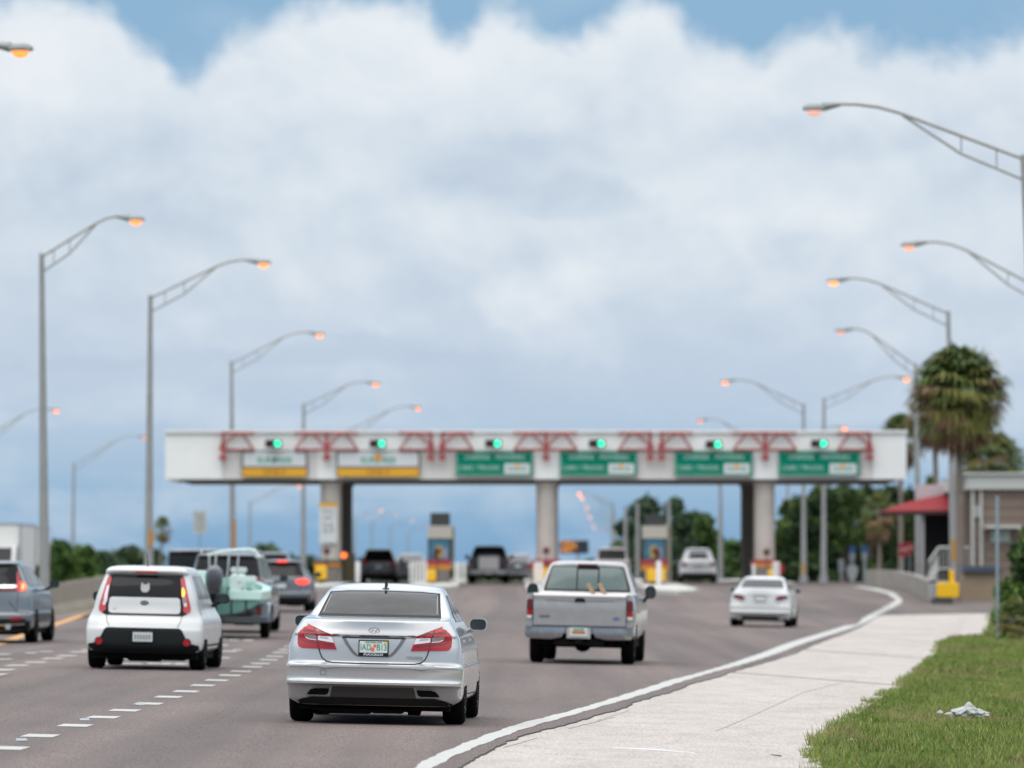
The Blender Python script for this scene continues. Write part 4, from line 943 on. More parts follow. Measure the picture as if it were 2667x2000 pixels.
def conc_mat():
    m = bpy.data.materials.new('concrete'); m.use_nodes = True; t = m.node_tree; p = t.nodes['Principled BSDF']; lk = t.links.new
    co = t.nodes.new('ShaderNodeTexCoord')
    def nz(sc_, det, map_=(1, 1, 1)):
        mp_ = t.nodes.new('ShaderNodeMapping'); mp_.inputs['Scale'].default_value = map_; lk(co.outputs['Object'], mp_.inputs[0])
        n = t.nodes.new('ShaderNodeTexNoise'); n.inputs['Scale'].default_value = sc_; n.inputs['Detail'].default_value = det; n.inputs['Roughness'].default_value = .6; lk(mp_.outputs[0], n.inputs['Vector']); return n.outputs[0]
    def rp(v, a, b, c0, c1):
        r = t.nodes.new('ShaderNodeValToRGB'); lk(v, r.inputs[0]); r.color_ramp.elements[0].position = a; r.color_ramp.elements[1].position = b
        r.color_ramp.elements[0].color = (*c0, 1); r.color_ramp.elements[1].color = (*c1, 1); return r.outputs[0]
    def mul(a, b):
        x = t.nodes.new('ShaderNodeMix'); x.data_type = 'RGBA'; x.blend_type = 'MULTIPLY'; x.inputs[0].default_value = 1; lk(a, x.inputs[6]); lk(b, x.inputs[7]); return x.outputs[2]
    base = rp(nz(.7, 6, (1, .25, 1)), .3, .7, (.375, .343, .323), (.44, .406, .386)); st = rp(nz(2.4, 5, (1, .35, 1)), .36, .55, (.90, .89, .88), (1.02, 1.01, 1.0)); ag = rp(nz(42, 3, (1, .14, 1)), .34, .66, (.80, .79, .78), (1.20, 1.20, 1.20)); sp_ = rp(nz(14, 2, (1, .2, 1)), .25, .31, (.6, .57, .55), (1, 1, 1))
    lk(mul(mul(mul(base, st), ag), sp_), p.inputs['Base Color']); p.inputs['Roughness'].default_value = .9
    bp = t.nodes.new('ShaderNodeBump'); bp.inputs['Strength'].default_value = .4; bp.inputs['Distance'].default_value = .01; lk(nz(50, 3), bp.inputs['Height']); lk(bp.outputs[0], p.inputs['Normal'])
    return m
CONC = conc_mat(); PAINT = mat('road_paint', (.43, .43, .41), .6, var=.10, vscale=5, detail=8); PAINTO = mat('worn_road_paint', (.43, .42, .40), .7, var=.22, vscale=3, detail=8); YEL = mat('yellow_road_paint', (.50, .26, .08), .7, var=.12, vscale=2)
def sheet(name, fl, fr, ys, off, m_, nx=10, skirt=0.0, sm=None):
    b = MB(); vs = []
    for y in ys:
        l, r = fl(y), fr(y)
        for i in range(nx + 1):
            x = l + (r - l) * i / nx; vs.append((x, y, ground(x, y) + off))
    n = nx + 1; b.add(vs, [(j * n + i, j * n + i + 1, (j + 1) * n + i + 1, (j + 1) * n + i) for j in range(len(ys) - 1) for i in range(nx)])
    if skirt:
        b.mi(1); e = [vs[j * n + nx] for j in range(len(ys))]; k = len(e)
        b.add(e + [(x + .012, y, z - skirt) for x, y, z in e], [(i, i + k, i + k + 1, i + 1) for i in range(k - 1)])
    o = b.build(name, [m_, sm or M['gap']], None, False, False); o['kind'] = 'structure'; return o
ys_near = [15 + i * 1.0 for i in range(30)] + [45 + i * .12 for i in range(460)] + [100 + i * .6 for i in range(170)] + [202 + i * 2 for i in range(100)]
far = [402 + i * 12 for i in range(30)]
road_r = lambda y: (asp(y) + jag(y)) if y < 205 else asp(205) + (y - 205) * 1.6 if y < 222 else asp(205) + 27
sheet('road', lambda y: -17.5 - (4 if y > 230 else 0), road_r, ys_near + far, .018, ASPHALT, 10, .015)
sheet('sidewalk', lambda y: asp(y) - .25, lambda y: grs(y) + .05, [15 + i for i in range(30)] + [45 + i * .5 for i in range(440)], .004, CONC, 8)
# terrain to the horizon
tx = [-4000, -1500, -600, -250, -120] + list(range(-80, 81, 5)) + [120, 250, 600, 1500, 4000]
ty = [-300, -100, -20, 0, 15, 30] + list(range(38, 340, 4)) + list(range(340, 700, 20)) + [800, 1000, 1500, 2500, 5000]
b = MB(); vs = [(x, y, ground(x, y) - .03 - (.25 if y > 700 else 0)) for y in ty for x in tx]; n = len(tx)
GRASSM = mat('grass_soil', (.09, .13, .035), .95, var=.3, vscale=.6, rgb2=(.13, .155, .055))
b.add(vs, [(j * n + i, j * n + i + 1, (j + 1) * n + i + 1, (j + 1) * n + i) for j in range(len(ty) - 1) for i in range(n - 1)])
o = b.build('ground', GRASSM, None, True, False); o['kind'] = 'structure'
# markings
mk = MB()
Y_ = [15 + i * 1.0 for i in range(30)] + [45 + i * .5 for i in range(330)] + [210 + i * 2 for i in range(30)]
def strip(fl, fr, ys, mi_, off=.022):
    mk.mi(mi_); vs = []
    for y in ys: vs += [(fl(y), y, ground(fl(y), y) + off), (fr(y), y, ground(fr(y), y) + off)]
    mk.add(vs, [(2 * i, 2 * i + 1, 2 * i + 3, 2 * i + 2) for i in range(len(ys) - 1)])
wob = lambda y, s_: .012 * math.sin(y * 2.1 + s_) + .008 * math.sin(y * 5.7 + s_)
strip(lambda y: lt(y) + wob(y, 0), lambda y: lb(y) + wob(y, 2), Y_, 0)
def dash(px, py, wd, ln, mi_=0, slant=.012, grd=None):
    g = G(px, py)
    vs = [(g.x + sx * wd / 2 + sy * ln / 2 * slant, g.y + sy * ln / 2) for sy in (-1, 1) for sx in (-1, 1)]
    mk.mi(mi_); mk.add([(x, y, ground(x, y) + .022) for x, y in vs], [(0, 1, 3, 2)])
    return g
Z4 = lambda u, v: (u * 800 / 2212, 1640 + v * 800 / 2212)
D1 = [(60, 865), (290, 775), (540, 700), (745, 640), (900, 590), (1070, 541), (1215, 492), (1340, 452), (1460, 408), (1560, 371), (1655, 335), (1735, 306), (1815, 273), (1875, 249), (1935, 222), (1980, 197), (2020, 170), (2060, 150), (2100, 125), (2130, 108), (2158, 92)]
for d in D1: dash(*Z4(*d), .31, .95)
for d in ((20, 295), (125, 263), (260, 240), (380, 212), (480, 193), (575, 165), (650, 150)): dash(*Z4(*d), .34, 1.1, 1)
for d in ((-40, 330), (-120, 372)): dash(*Z4(*d), .34, 1.1, 1)
for u, v, w_ in ((30, 182, 90), (30, 218, 110), (225, 172, 80), (330, 162, 90), (1610, 75, 60), (1685, 78, 70), (1788, 80, 70), (1612, 117, 60), (1645, 160, 110), (1710, 152, 60), (1620, 208, 70), (755, 252, 50), (905, 250, 70), (985, 251, 90), (1100, 250, 90), (1195, 251, 80), (1300, 252, 90),
                 (930, 212, 100), (1060, 206, 80), (1220, 212, 110), (1330, 205, 40)):
    g = G(*Z4(u, v)); s_ = FPX / g.y; dash(*Z4(u, v), w_ * .3617 / s_, .9 + .3 * rnd.random(), 1)
for k in range(12):
    g0 = G(114 - (114 - 240) * k / 11, 1637 - 43 * k / 11)
yl = interp([(lambda g: (g.y, g.x))(G(*p)) for p in ((60, 1656), (114, 1638), (150, 1625), (200, 1608), (240, 1595))])
strip(lambda y: yl(y) - .14, lambda y: yl(y) + .14, [20 + i * 3 for i in range(70)], 2)
strip(lambda y: -11.2 - .018 * (y - 95) - .5, lambda y: -11.2 - .018 * (y - 95) - .1, [95 + i * 3 for i in range(12)], 1)
mk.build('lane_markings', [PAINT, PAINTO, YEL], None, False, False)['kind'] = 'structure'
# joints and cracks in the concrete
jt = MB()
def joint(a, b_, wd=.05, mi_=0, off=.008):
    p, q = G(*a), G(*b_); n = max(2, int((q - p).length / .4)); vs = []
    d = (q - p).normalized(); nx_, ny_ = -d.y, d.x
    for i in range(n + 1):
        c = p.lerp(q, i / n); w0 = wd * (.6 + .5 * abs(math.sin(i * 1.7 + a[0]))); jx = 0
        for s_ in (-1, 1): x, y = c.x + nx_ * (s_ * w0 / 2 + jx), c.y + ny_ * (s_ * w0 / 2 + jx); vs.append((x, y, ground(x, y) + off))
    jt.mi(mi_); jt.add(vs, [(2 * i, 2 * i + 1, 2 * i + 3, 2 * i + 2) for i in range(n)])
Z3 = lambda u, v: (1867 + u * .3617, 1700 + v * .3617)
Zd = lambda u, v: (1800 + u * .392, 1300 + v * .392)
joint(Z3(110, 140), Z3(1290, 232), .16); joint(Zd(740, 1000), Zd(1590, 1058), .25); joint(Zd(960, 900), Zd(1610, 945), .3, 1); joint(Zd(1180, 842), Zd(1690, 862), .4, 1); joint(Zd(1010, 885), Zd(1660, 905), .2, 1)
joint((1867 - 60, 1760), (1467 + 40, 1840), .02, 1); joint(Z3(0, 560), Z3(620, 285), .03, 1); joint(Z3(620, 285), Z3(1000, 190), .04, 1); joint((1480, 1898), (1600, 1868), .012); joint((1310, 1948), (1400, 1922), .012); joint((1555, 1877), (1640, 1850), .010)
joint(Zd(1740, 890), Zd(1810, 790), .2, 1)
jt.build('sidewalk_joints', [mat('joint_dark', (.20, .185, .17), .95, var=.3, vscale=3), mat('joint_faint', (.392, .352, .330), .95, var=.15, vscale=3)], None, False, False)['kind'] = 'structure'
# reflective road studs
for i, (u, v) in enumerate(((155, 813), (610, 664), (1010, 552))):
    g = G(*Z4(u, v)); s_ = MB(); s_.box((0, 0, .016), (.105, .10, .018), taper=.8); o = s_.build('road_stud', mat('stud_blue_grey', (.36, .42, .50), .25)); o.location = (g.x, g.y, g.z + .018)
    tag(o, ['blue-grey road stud beside the dashes, nearest of three', 'middle road stud of three along the dashed line', 'farthest road stud of three along the dashed line'][i], 'road stud', 'reflective road studs')
# island aprons at the plaza
ISL = mat('island_concrete', (.50, .48, .455), .8, var=.1, vscale=.5); KW = mat('kerb_white', (.48, .47, .445), .7, var=.12, vscale=1)
def island(x, y0, y1, hw, n):
    b = MB(); poly = [(x - hw, y1), (x - hw, y0 + 5), (x - hw * .6, y0 + 1.5), (x, y0), (x + hw * .6, y0 + 1.5), (x + hw, y0 + 5), (x + hw, y1)]
    zz = ground(x, (y0 + y1) / 2); vs = [(a, c, ground(a, c) - .05) for a, c in poly] + [(a, c, ground(a, c) + .18) for a, c in poly]; k = len(poly)
    b.mi(1).add(vs[k:], [tuple(range(k))[::-1]]); b.mi(1).add(vs, [(i, (i + 1) % k, (i + 1) % k + k, i + k) for i in range(k)])
    b.build('traffic_island', [ISL, KW], None, False, False)['kind'] = 'structure'
GY = 281.0
COLX = [-8.75, 1.67, 12.2]; BOX = [-3.5, 6.9]
for x in COLX + BOX: island(x, 268 if x > 10 else 243 if x > 0 else 252, 315, 1.05, 0)

# ================================================================== toll gantry
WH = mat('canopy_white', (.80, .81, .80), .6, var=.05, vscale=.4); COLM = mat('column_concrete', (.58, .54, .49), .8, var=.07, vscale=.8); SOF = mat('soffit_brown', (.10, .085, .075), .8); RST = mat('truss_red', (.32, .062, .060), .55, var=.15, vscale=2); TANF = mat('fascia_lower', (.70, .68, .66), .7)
gr_ = thing('toll_canopy', 'long white toll plaza canopy on round concrete columns, spanning all lanes', 'toll canopy', (0, GY, 0))
zt, zb, zm = U(1106, 933, GY).z, U(1106, 1035, GY).z, U(1106, 973, GY).z
xl, xr = P(357 * K, 1200, GY).x, P(1958 * K, 1200, GY).x; xc0, xc1 = P(480 * K, 1200, GY).x, P(1886 * K, 1200, GY).x
b = MB(); b.mi(0).box(((xl + xr) / 2, 5.5, (zt + zm) / 2), (xr - xl, 11, zt - zm)); b.mi(0).box(((xl + xc0) / 2, 5.5, (zb + zm) / 2), (xc0 - xl, 11, zm - zb - .004)); b.box(((xr + xc1) / 2, 5.5, (zb + zm) / 2), (xr - xc1, 11, zm - zb - .004))
b.box(((xl + xr) / 2, -.04, zt + .03), (xr - xl + .1, .2, .12))
b.build('fascia', [WH], gr_)
b = MB(); b.box(((xc0 + xc1) / 2, 5.5, (zb + zm) / 2), (xc1 - xc0, 10.8, zm - zb)); b.build('lower_fascia', TANF, gr_)
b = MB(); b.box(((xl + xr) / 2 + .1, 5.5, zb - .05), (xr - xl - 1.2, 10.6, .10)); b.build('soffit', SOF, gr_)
for x in COLX:
    b = MB(); b.box((x, .10, (zb + zm) / 2), (1.25, .12, zm - zb - .01)); b.build('pier_panel', WH, gr_)
for x in COLX:
    for dy, m_ in ((1.0, COLM), (9.6, mat('column_rear_shaded', (.16, .145, .125), .85))):  # rear columns coloured darker to stand in for shade under the canopy
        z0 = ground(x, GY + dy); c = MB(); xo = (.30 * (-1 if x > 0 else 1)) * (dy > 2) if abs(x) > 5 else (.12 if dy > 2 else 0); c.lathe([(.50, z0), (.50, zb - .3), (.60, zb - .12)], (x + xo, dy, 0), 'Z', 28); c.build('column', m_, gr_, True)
def truss(x0, x1, posts, apexes, feet):
    b = MB(); zt_, zb_ = zt - .05, zm + .04; y = -.28; r = .085
    b.tube([(x0, y, zt_), (x1, y, zt_)], .065, 6); b.tube([(min(feet), y, zb_), (max(feet), y, zb_)], .06, 6)
    for (xa, za), (xb_, zc) in zip(apexes[:-1], apexes[1:]): b.tube([(xa, y, za), (xb_, y, zc)], .055, 6)
    for p in posts: b.tube([(p, y, zt_ + .06), (p, y, zb_ - .42)], .08, 6); b.box((p, y - .02, zb_ - .40), (.34, .3, .22)); b.box((p, y - .03, zb_ + .12), (.42, .1, .34), taper=.6)
    b.build('truss', RST, gr_)
X = lambda u: P(u * K, 1150, GY - .28).x
ztt, zbb = zt - .10, zm + .04
for k in range(3):
    o = k * 473.5
    truss(X(480 + o), X(550 + o), [X(482 + o)], [(X(482 + o), zbb + .25), (X(512 + o), ztt), (X(524 + o), ztt), (X(548 + o), zbb)], [X(482 + o), X(550 + o)])
    truss(X(635 + o), X(774 + o), [X(706 + o)], [(X(637 + o), zbb), (X(664 + o), ztt), (X(676 + o), ztt), (X(706 + o), zbb + .1), (X(735 + o), ztt), (X(747 + o), ztt), (X(773 + o), zbb)], [X(636 + o), X(774 + o)])
    truss(X(861 + o), X(933 + o), [X(931 + o)], [(X(863 + o), zbb), (X(888 + o), ztt), (X(900 + o), ztt), (X(931 + o), zbb + .25)], [X(861 + o), X(931 + o)])
for u in (372, 385, 1075, 920):
    pass
# lane signals
GREEN = mat('signal_green_lit', (.05, .6, .4), .3, emit=(30, 245, 170), es=2.0)
LN = ['leftmost', 'second', 'third', 'fourth', 'fifth', 'rightmost']
for i, u in enumerate((598, 823, 1073, 1297, 1549, 1777)):
    p = U(u, 958 if i != 4 else 960, GY - .5); r = thing('lane_signal', f'lane signal showing green, {LN[i]} of six on the canopy', 'traffic light', p, (0, 0, 0), 'lane signals on the canopy')
    b = MB(); b.box((-.16, .05, 0), (.78, .24, .36), bev=.03); b.build('housing', M['trim'], r)
    b = MB(); b.lathe([(.145, -.02), (.135, .0)], (.03, -.08, 0), 'Y', 20); b.build('green_lens', GREEN, r)
    b = MB(); b.lathe([(.13, -.01), (.12, .0)], (-.33, -.08, 0), 'Y', 20); b.build('red_lens', mat('unlit_red_lens', (.06, .012, .012), .3), r)
    b = MB(); b.box((-.15, .22, .0), (.12, .25, .12)); b.build('bracket', M['gap'], r)
# overhead signs
SG = mat('sign_green', (.0, .20, .125), .6, 0, .1); SW = mat('sign_white', (.60, .63, .64), .5); SY = mat('sign_yellow', (.70, .36, .02), .5); SGT = mat('sign_text_green', (.05, .32, .24), .5); SK = mat('sign_black', (.03, .03, .03), .5); SO = mat('sign_orange', (.85, .36, .01), .5, 0, .1); SPW = mat('sign_text_white', (.40, .58, .52), .5)
def green_sign(i, u0, u1, lab):
    p0, p1 = U(u0, 1028, GY - .16), U(u1, 975, GY - .16); w_, h = p1.x - p0.x, p1.z - p0.z; c = (p0 + p1) / 2
    r = thing('overhead_sign', lab, 'sign', c, (0, 0, 0), 'overhead lane signs'); b = MB(); b.mi(0).box((0, .06, 0), (w_, .08, h)); b.mi(1)
    for dx, dz, a, e in ((0, h / 2 - .05, w_ - .08, .03), (0, -h / 2 + .05, w_ - .08, .03), (w_ / 2 - .05, 0, .03, h - .1), (-w_ / 2 + .05, 0, .03, h - .1)): b.box((dx, .014, dz), (a, .012, e))
    b.build('panel', [SG, SPW], r)
    t = MB(); add_text(t, "CHANGE", (-w_ * .22, .008, h * .27), .30, 1.0, .004); add_text(t, "PROVIDED", (w_ * .20, .008, h * .27), .30, 1.0, .004); add_text(t, "CARS / TRUCKS", (-w_ * .20, .008, -h * .17), .30, .95, .004); t.build('lettering', SPW, r)
    q = MB(); q.mi(0).prism(rrect(w_ * .29, -h * .20, w_ * .165, h * .21, .08), .004, .016); q.mi(1); add_text(q, "SUNPASS", (w_ * .29, -.002, -h * .20), .24, .95, .006); q.mi(2).lathe([(.10, -.004), (.10, .0)], (w_ * .29, -.002, -h * .10), 'Y', 16); q.build('pass_logo', [SW, SGT, SO], r)
def pass_sign(i, u0, u1, lab, orange):
    p0, p1 = U(u0, 1030, GY - .16), U(u1, 974, GY - .16); w_, h = p1.x - p0.x, p1.z - p0.z; c = (p0 + p1) / 2
    r = thing('overhead_sign', lab, 'sign', c, (0, 0, 0), 'overhead lane signs'); b = MB(); b.mi(0).box((0, .06, 0), (w_, .08, h)); b.mi(1).box((0, .015, h * .19), (w_ - .16, .02, h * .56)); b.mi(2).box((0, .012, -h * .32), (w_ - .08, .03, h * .32)); b.build('panel', [mat('sign_frame_grey', (.07, .075, .07), .5), SW, SY], r)
    t = MB(); t.mi(0); add_text(t, "SUNPASS", (0, .0, h * .14), .40, 1.05, .012); t.mi(1)
    q = MB()
    if orange: q.lathe([(.16, -.006), (.16, .0)], (0, -.004, h * .24), 'Y', 16)
    else: q.prism([(-.10, h * .05), (.12, h * .12), (.10, h * .26), (-.04, h * .14)], -.010, -.004)
    q.build('emblem', SO if orange else SK, r); t.mi(3); add_text(t, "ONLY", (0, -.006, -h * .32), .34, 1.25, .004); t.build('lettering', [SGT, SO, SK, mat('sign_text_brown', (.30, .12, .01), .5)], r)
pass_sign(0, 522, 664, 'white and yellow lane sign with dark emblem, leftmost sign on the canopy', False)
pass_sign(1, 727, 907, 'wider white and yellow lane sign with orange dot, second from the left', True)
green_sign(2, 984, 1152, 'green lane sign just left of the middle canopy column')
green_sign(3, 1209, 1377, 'green lane sign just right of the middle canopy column')
green_sign(4, 1457, 1627, 'green lane sign just left of the right canopy column')
green_sign(5, 1681, 1858, 'green lane sign just right of the right canopy column')
# speed plate and warning plate on the left column
p = U(709, 1128, GY + .35); r = thing('column_sign', 'white speed limit sign with yellow top, strapped to the left canopy column', 'sign', p)
b = MB(); b.mi(0).box((0, 0, -.12), (.86, .05, 1.75)); b.mi(1).box((0, -.01, .85), (.88, .06, .18)); b.build('panel', [SW, SY], r)
b = MB(); add_text(b, "SPEED", (0, -.032, .52), .24, 1, .004); add_text(b, "LIMIT", (0, -.032, .22), .24, 1, .004); add_text(b, "25", (0, -.032, -.28), .62, 1, .01); b.build('lettering', mat('sign_text_grey', (.32, .32, .33), .5), r)
p = U(709, 1157, GY + .35); b = MB(); b.prism([(0, .26), (.36, .20), (.36, -.05), (0, -.32), (-.36, -.05), (-.36, .20)], -.02, .02); o = b.build('small_sign', SW); o.location = p; tag(o, 'small white pointed plate below the speed limit sign on the left column', 'sign')
# beacons in front of columns
ORL = mat('beacon_orange_lit', (.8, .2, .05), .3, emit=(255, 110, 40), es=1.6)
for x_, u, v, lit, lab in ((0, 706, 1190, False, 'dark unlit beacon on a stem before the left canopy column'), (0, 1180, 1189, False, 'dark unlit beacon on a stem before the middle canopy column'), (0, 1656, 1192, False, 'dark unlit beacon on a stem before the right canopy column'), (0, 743, 1199, True, 'orange lit beacon right of the left canopy column'), (0, 945, 1190, False, 'dark unlit beacon before the centre toll booth window'), (0, 1416, 1190, False, 'dark unlit beacon before the right toll booth window')):
    p = U(u, v, GY - 2.5); z0 = ground(p.x, p.y); r = thing('beacon', lab, 'beacon', (p.x, p.y, z0), (0, 0, 0), 'island beacons')
    b = MB(); b.tube([(0, 0, 0), (0, 0, p.z - z0 - .1)], .03, 6); b.build('stem', M['gap'], r)
    b = MB(); b.lathe([(.17, -.05), (.17, .05)], (0, 0, p.z - z0), 'Y', 18); b.build('lens_housing', mat('beacon_dark', (.05, .025, .02), .5), r)
    b = MB(); b.lathe([(.14 if lit else .10, -.07), (.13, -.05)], (0, 0, p.z - z0), 'Y', 18); b.build('lens', ORL if lit else mat('beacon_brown', (.10, .03, .015), .4), r)
# striped island-end blocks, crash cushions, posts
BR = mat('block_red', (.30, .04, .05), .7); BO = mat('block_orange', (.52, .20, .02), .7); BG = mat('block_grey_brown', (.17, .15, .135), .8, var=.1, vscale=1); BY = mat('cushion_yellow', (.75, .42, .01), .5); WP = mat('post_white', (.66, .65, .63), .6)
def pxz(u, v, Y=GY - 4): return U(u, v, Y)
def block(lab, u0, u1, v0, v1, red=True, Y=GY - 1.0, v2=1262):
    a, c = U(u0, v2, Y), U(u1, v0, Y); x = (a.x + c.x) / 2; w_ = c.x - a.x; z0 = ground(x, Y); zt_ = c.z; zm_ = U(u0, v1, Y).z; zq = (zt_ + zm_) / 2
    r = thing('barrier_block', lab, 'barrier', (x, Y, z0), (0, 0, 0), 'striped barrier blocks'); b = MB(); b.box((0, 1.5, (zm_ - z0) / 2), (w_ * .82, 3, zm_ - z0)); b.build('base', BG, r)
    b = MB(); b.box((0, 1.5, zq - z0 + (.0 if red else .06) - (zt_ - zm_) * .25), (w_, 3.02, (zt_ - zm_) / 2)); b.build('orange_stripe', BO, r)
    b = MB(); b.box((0, 1.5, zq - z0 + (zt_ - zm_) * .25), (w_, 3.02, (zt_ - zm_) / 2 - .004)); b.build('red_stripe' if red else 'top_course', BR if red else BG, r)
block('brown barrier block with orange stripe under the left canopy column', 677, 735, 1207, 1226, False)
block('red and orange barrier block under the centre toll booth', 921, 975, 1208, 1230); block('red and orange barrier block under the middle canopy column', 1150, 1212, 1208, 1236)
block('red and orange barrier block under the right toll booth', 1386, 1443, 1208, 1232); block('red and orange barrier block under the right canopy column', 1627, 1678, 1208, 1224)
def cushion(lab, u0, u1, v0, v1, Y=GY - 7):
    a, c = U(u0, v1, Y), U(u1, v0, Y); x = (a.x + c.x) / 2; w_ = c.x - a.x; zc = (a.z + c.z) / 2; z0 = ground(x, Y); r = thing('crash_cushion', lab, 'crash cushion', (x, Y, z0), (0, 0, 0), 'yellow crash cushions')
    b = MB(); b.box((0, 0, zc - z0), (w_, 1.2, c.z - a.z), bev=.08); b.build('nose', BY, r)
    b = MB(); b.box((0, 1.6, max(.3, zc - z0 - .1)), (w_ * .9, 2.0, (c.z - z0) * .75)); b.build('body', BG, r); b = MB(); b.box((0, .2, .12), (w_ * .5, .6, .3)); b.build('leg', M['gap'], r)
cushion('yellow crash cushion left of the left canopy column', 681, 706, 1222, 1252); cushion('yellow crash cushion below the centre toll booth', 921, 942, 1231, 1256); cushion('yellow crash cushion below the middle canopy column, behind white posts', 1152, 1200, 1228, 1258)
cushion('yellow crash cushion below the right toll booth', 1397, 1438, 1229, 1256); cushion('small yellow crash cushion above the white sedan, below the right canopy column', 1659, 1672, 1230, 1246)
def post(lab, u, v0, v1, wd=.2, Y=GY - 12):
    a, c = U(u, v1, Y), U(u, v0, Y); z0 = ground(a.x, Y) + .15; b = MB(); h = max(.8, c.z - z0); b.lathe([(wd / 2, 0), (wd / 2, h - .05), (wd * .35, h)], (0, 0, 0), 'Z', 12); o = b.build('bollard', WP, None, True); o.location = (a.x, Y, z0); tag(o, lab, 'bollard', 'white island posts')
OR = ['first', 'second', 'third', 'fourth', 'fifth']
for i, u in enumerate((887, 895, 903, 911, 919)): post(f'slim white post left of the centre toll booth, {OR[i]} of five from the left', u, 1212, 1262, .12)
for i, u in enumerate((985, 993, 1003)): post(f'slim white post right of the centre toll booth, {OR[i]} of three from the left', u, 1214, 1262, .13)
for i, u in enumerate((1158, 1168)): post(f'white post before the middle canopy column, {OR[i]} of two from the left', u, 1213, 1266, .18)
post('stout white post before the right toll booth', 1423, 1211, 1272, .24, GY - 18); post('white post right of the left canopy column, beside the dark red SUV', 773, 1212, 1258, .22); post('stout white post right of the right canopy column', 1677, 1213, 1262, .34); post('thin white post left of the right canopy column', 1628, 1218, 1250, .14)
# toll booths
for i, (u, ut, vt) in enumerate(((950, 951, 1107), (1415, 1414, 1110))):
    Y = GY - 1; a = U(u, 1208, Y); x = a.x; z0 = ground(x, Y); hw = .58
    r = thing('toll_booth', 'toll booth with dark roof box and blue window, ' + ('in the centre lane island' if i == 0 else 'left of the silver SUV and trees'), 'toll booth', (x, Y, z0), (0, 0, 0), 'toll booths')
    za, zb_, zc, zd = (U(u, v, Y).z - z0 for v in (1210, 1162, 1135, 1107 if i == 0 else 1110))
    b = MB(); b.box((0, 1.8, (za + zb_) / 2 + .0), (hw * 2, 3, zb_ - za)); b.build('cabin', mat('booth_frame_dark', (.035, .035, .035), .5), r)
    b = MB(); b.mi(0).box((-.02, .28, (za + zb_) / 2), (hw * 1.62, .04, (zb_ - za) * .88)); b.mi(1).box((-.05, .265, (za + zb_) / 2 - .12), (.34, .03, .55), bev=.1); b.mi(2).box((-.20 + .34 * i, .26, (za + zb_) / 2 - .22), (.22, .03, .4), bev=.06); b.mi(3).box((.25, .262, (za + zb_) / 2 - .2), (.2, .02, .5))
    b.build('window', [mat('booth_window_blue', (.04, .13, .20), .15, rgb2=(.07, .20, .30), vscale=2), mat('figure_yellow', (.42, .30, .05), .7), mat('figure_dark', (.10, .02, .02), .7), mat('booth_pale', (.25, .25, .33), .6)], r)
    b = MB(); b.box((0, 1.8, (zb_ + zc) / 2), (hw * 2.02, 3.1, zc - zb_)); b.box((0, 1.8, zb_ + .02), (hw * 2.1, 3.2, .06)); b.build('header', mat('booth_header_tan', (.42, .39, .35), .7), r)
    b = MB(); b.box((0, 1.6, (zc + zd) / 2), (hw * 1.6, 2.2, zd - zc - .004), bev=.05); b.build('roof_unit', mat('booth_roof_dark', (.035, .04, .04), .6), r)
    b = MB(); b.box((0, 1.8, za / 2), (hw * 1.7, 3, za)); b.build('base', BG, r)
    b = MB(); b.box((hw + .08, .3, 1.4), (.08, .08, 2.8)); b.build('guard_post', mat('guard_olive', (.16, .13, .04), .7), r)
# dark bollard-like cabinet behind left column
p = U(748, 1235, GY + 2); z0 = ground(p.x, p.y); b = MB(); b.box((0, 0, .75), (.85, 1.2, 1.5), bev=.05); o = b.build('utility_cabinet', mat('cabinet_olive', (.075, .062, .03), .7)); o.location = (p.x, p.y, z0); tag(o, 'dark olive cabinet right of the left canopy column', 'cabinet')
# electronic message sign with amber lamps
p = U(1240, 1181, 420); r = thing('message_sign', 'black electronic message board with amber letters, right of the middle canopy column', 'sign', p)
w_ = 72 * K * .83 / (FPX / 420); w_ = 2.05; h = .95; b = MB(); b.box((.0, .1, 0), (w_ * 1.02, .3, h), bev=.05); b.build('panel', mat('board_dark', (.02, .026, .04), .5), r)
b = MB(); rq = random.Random(3)
for iy in range(7):
    for ix in range(17):
        if rq.random() < .62 and not (iy > 4 and ix > 11): b.box((-.92 + ix * .072, -.06, .36 - iy * .11), (.045, .02, .06))
b.build('amber_lamps', mat('amber_lamp_lit', (.8, .4, .05), .4, emit=(255, 150, 45), es=1.5), r)
b = MB(); b.box((.3, .15, -3.5), (.15, .15, 6.2)); b.build('post', M['rim'], r)
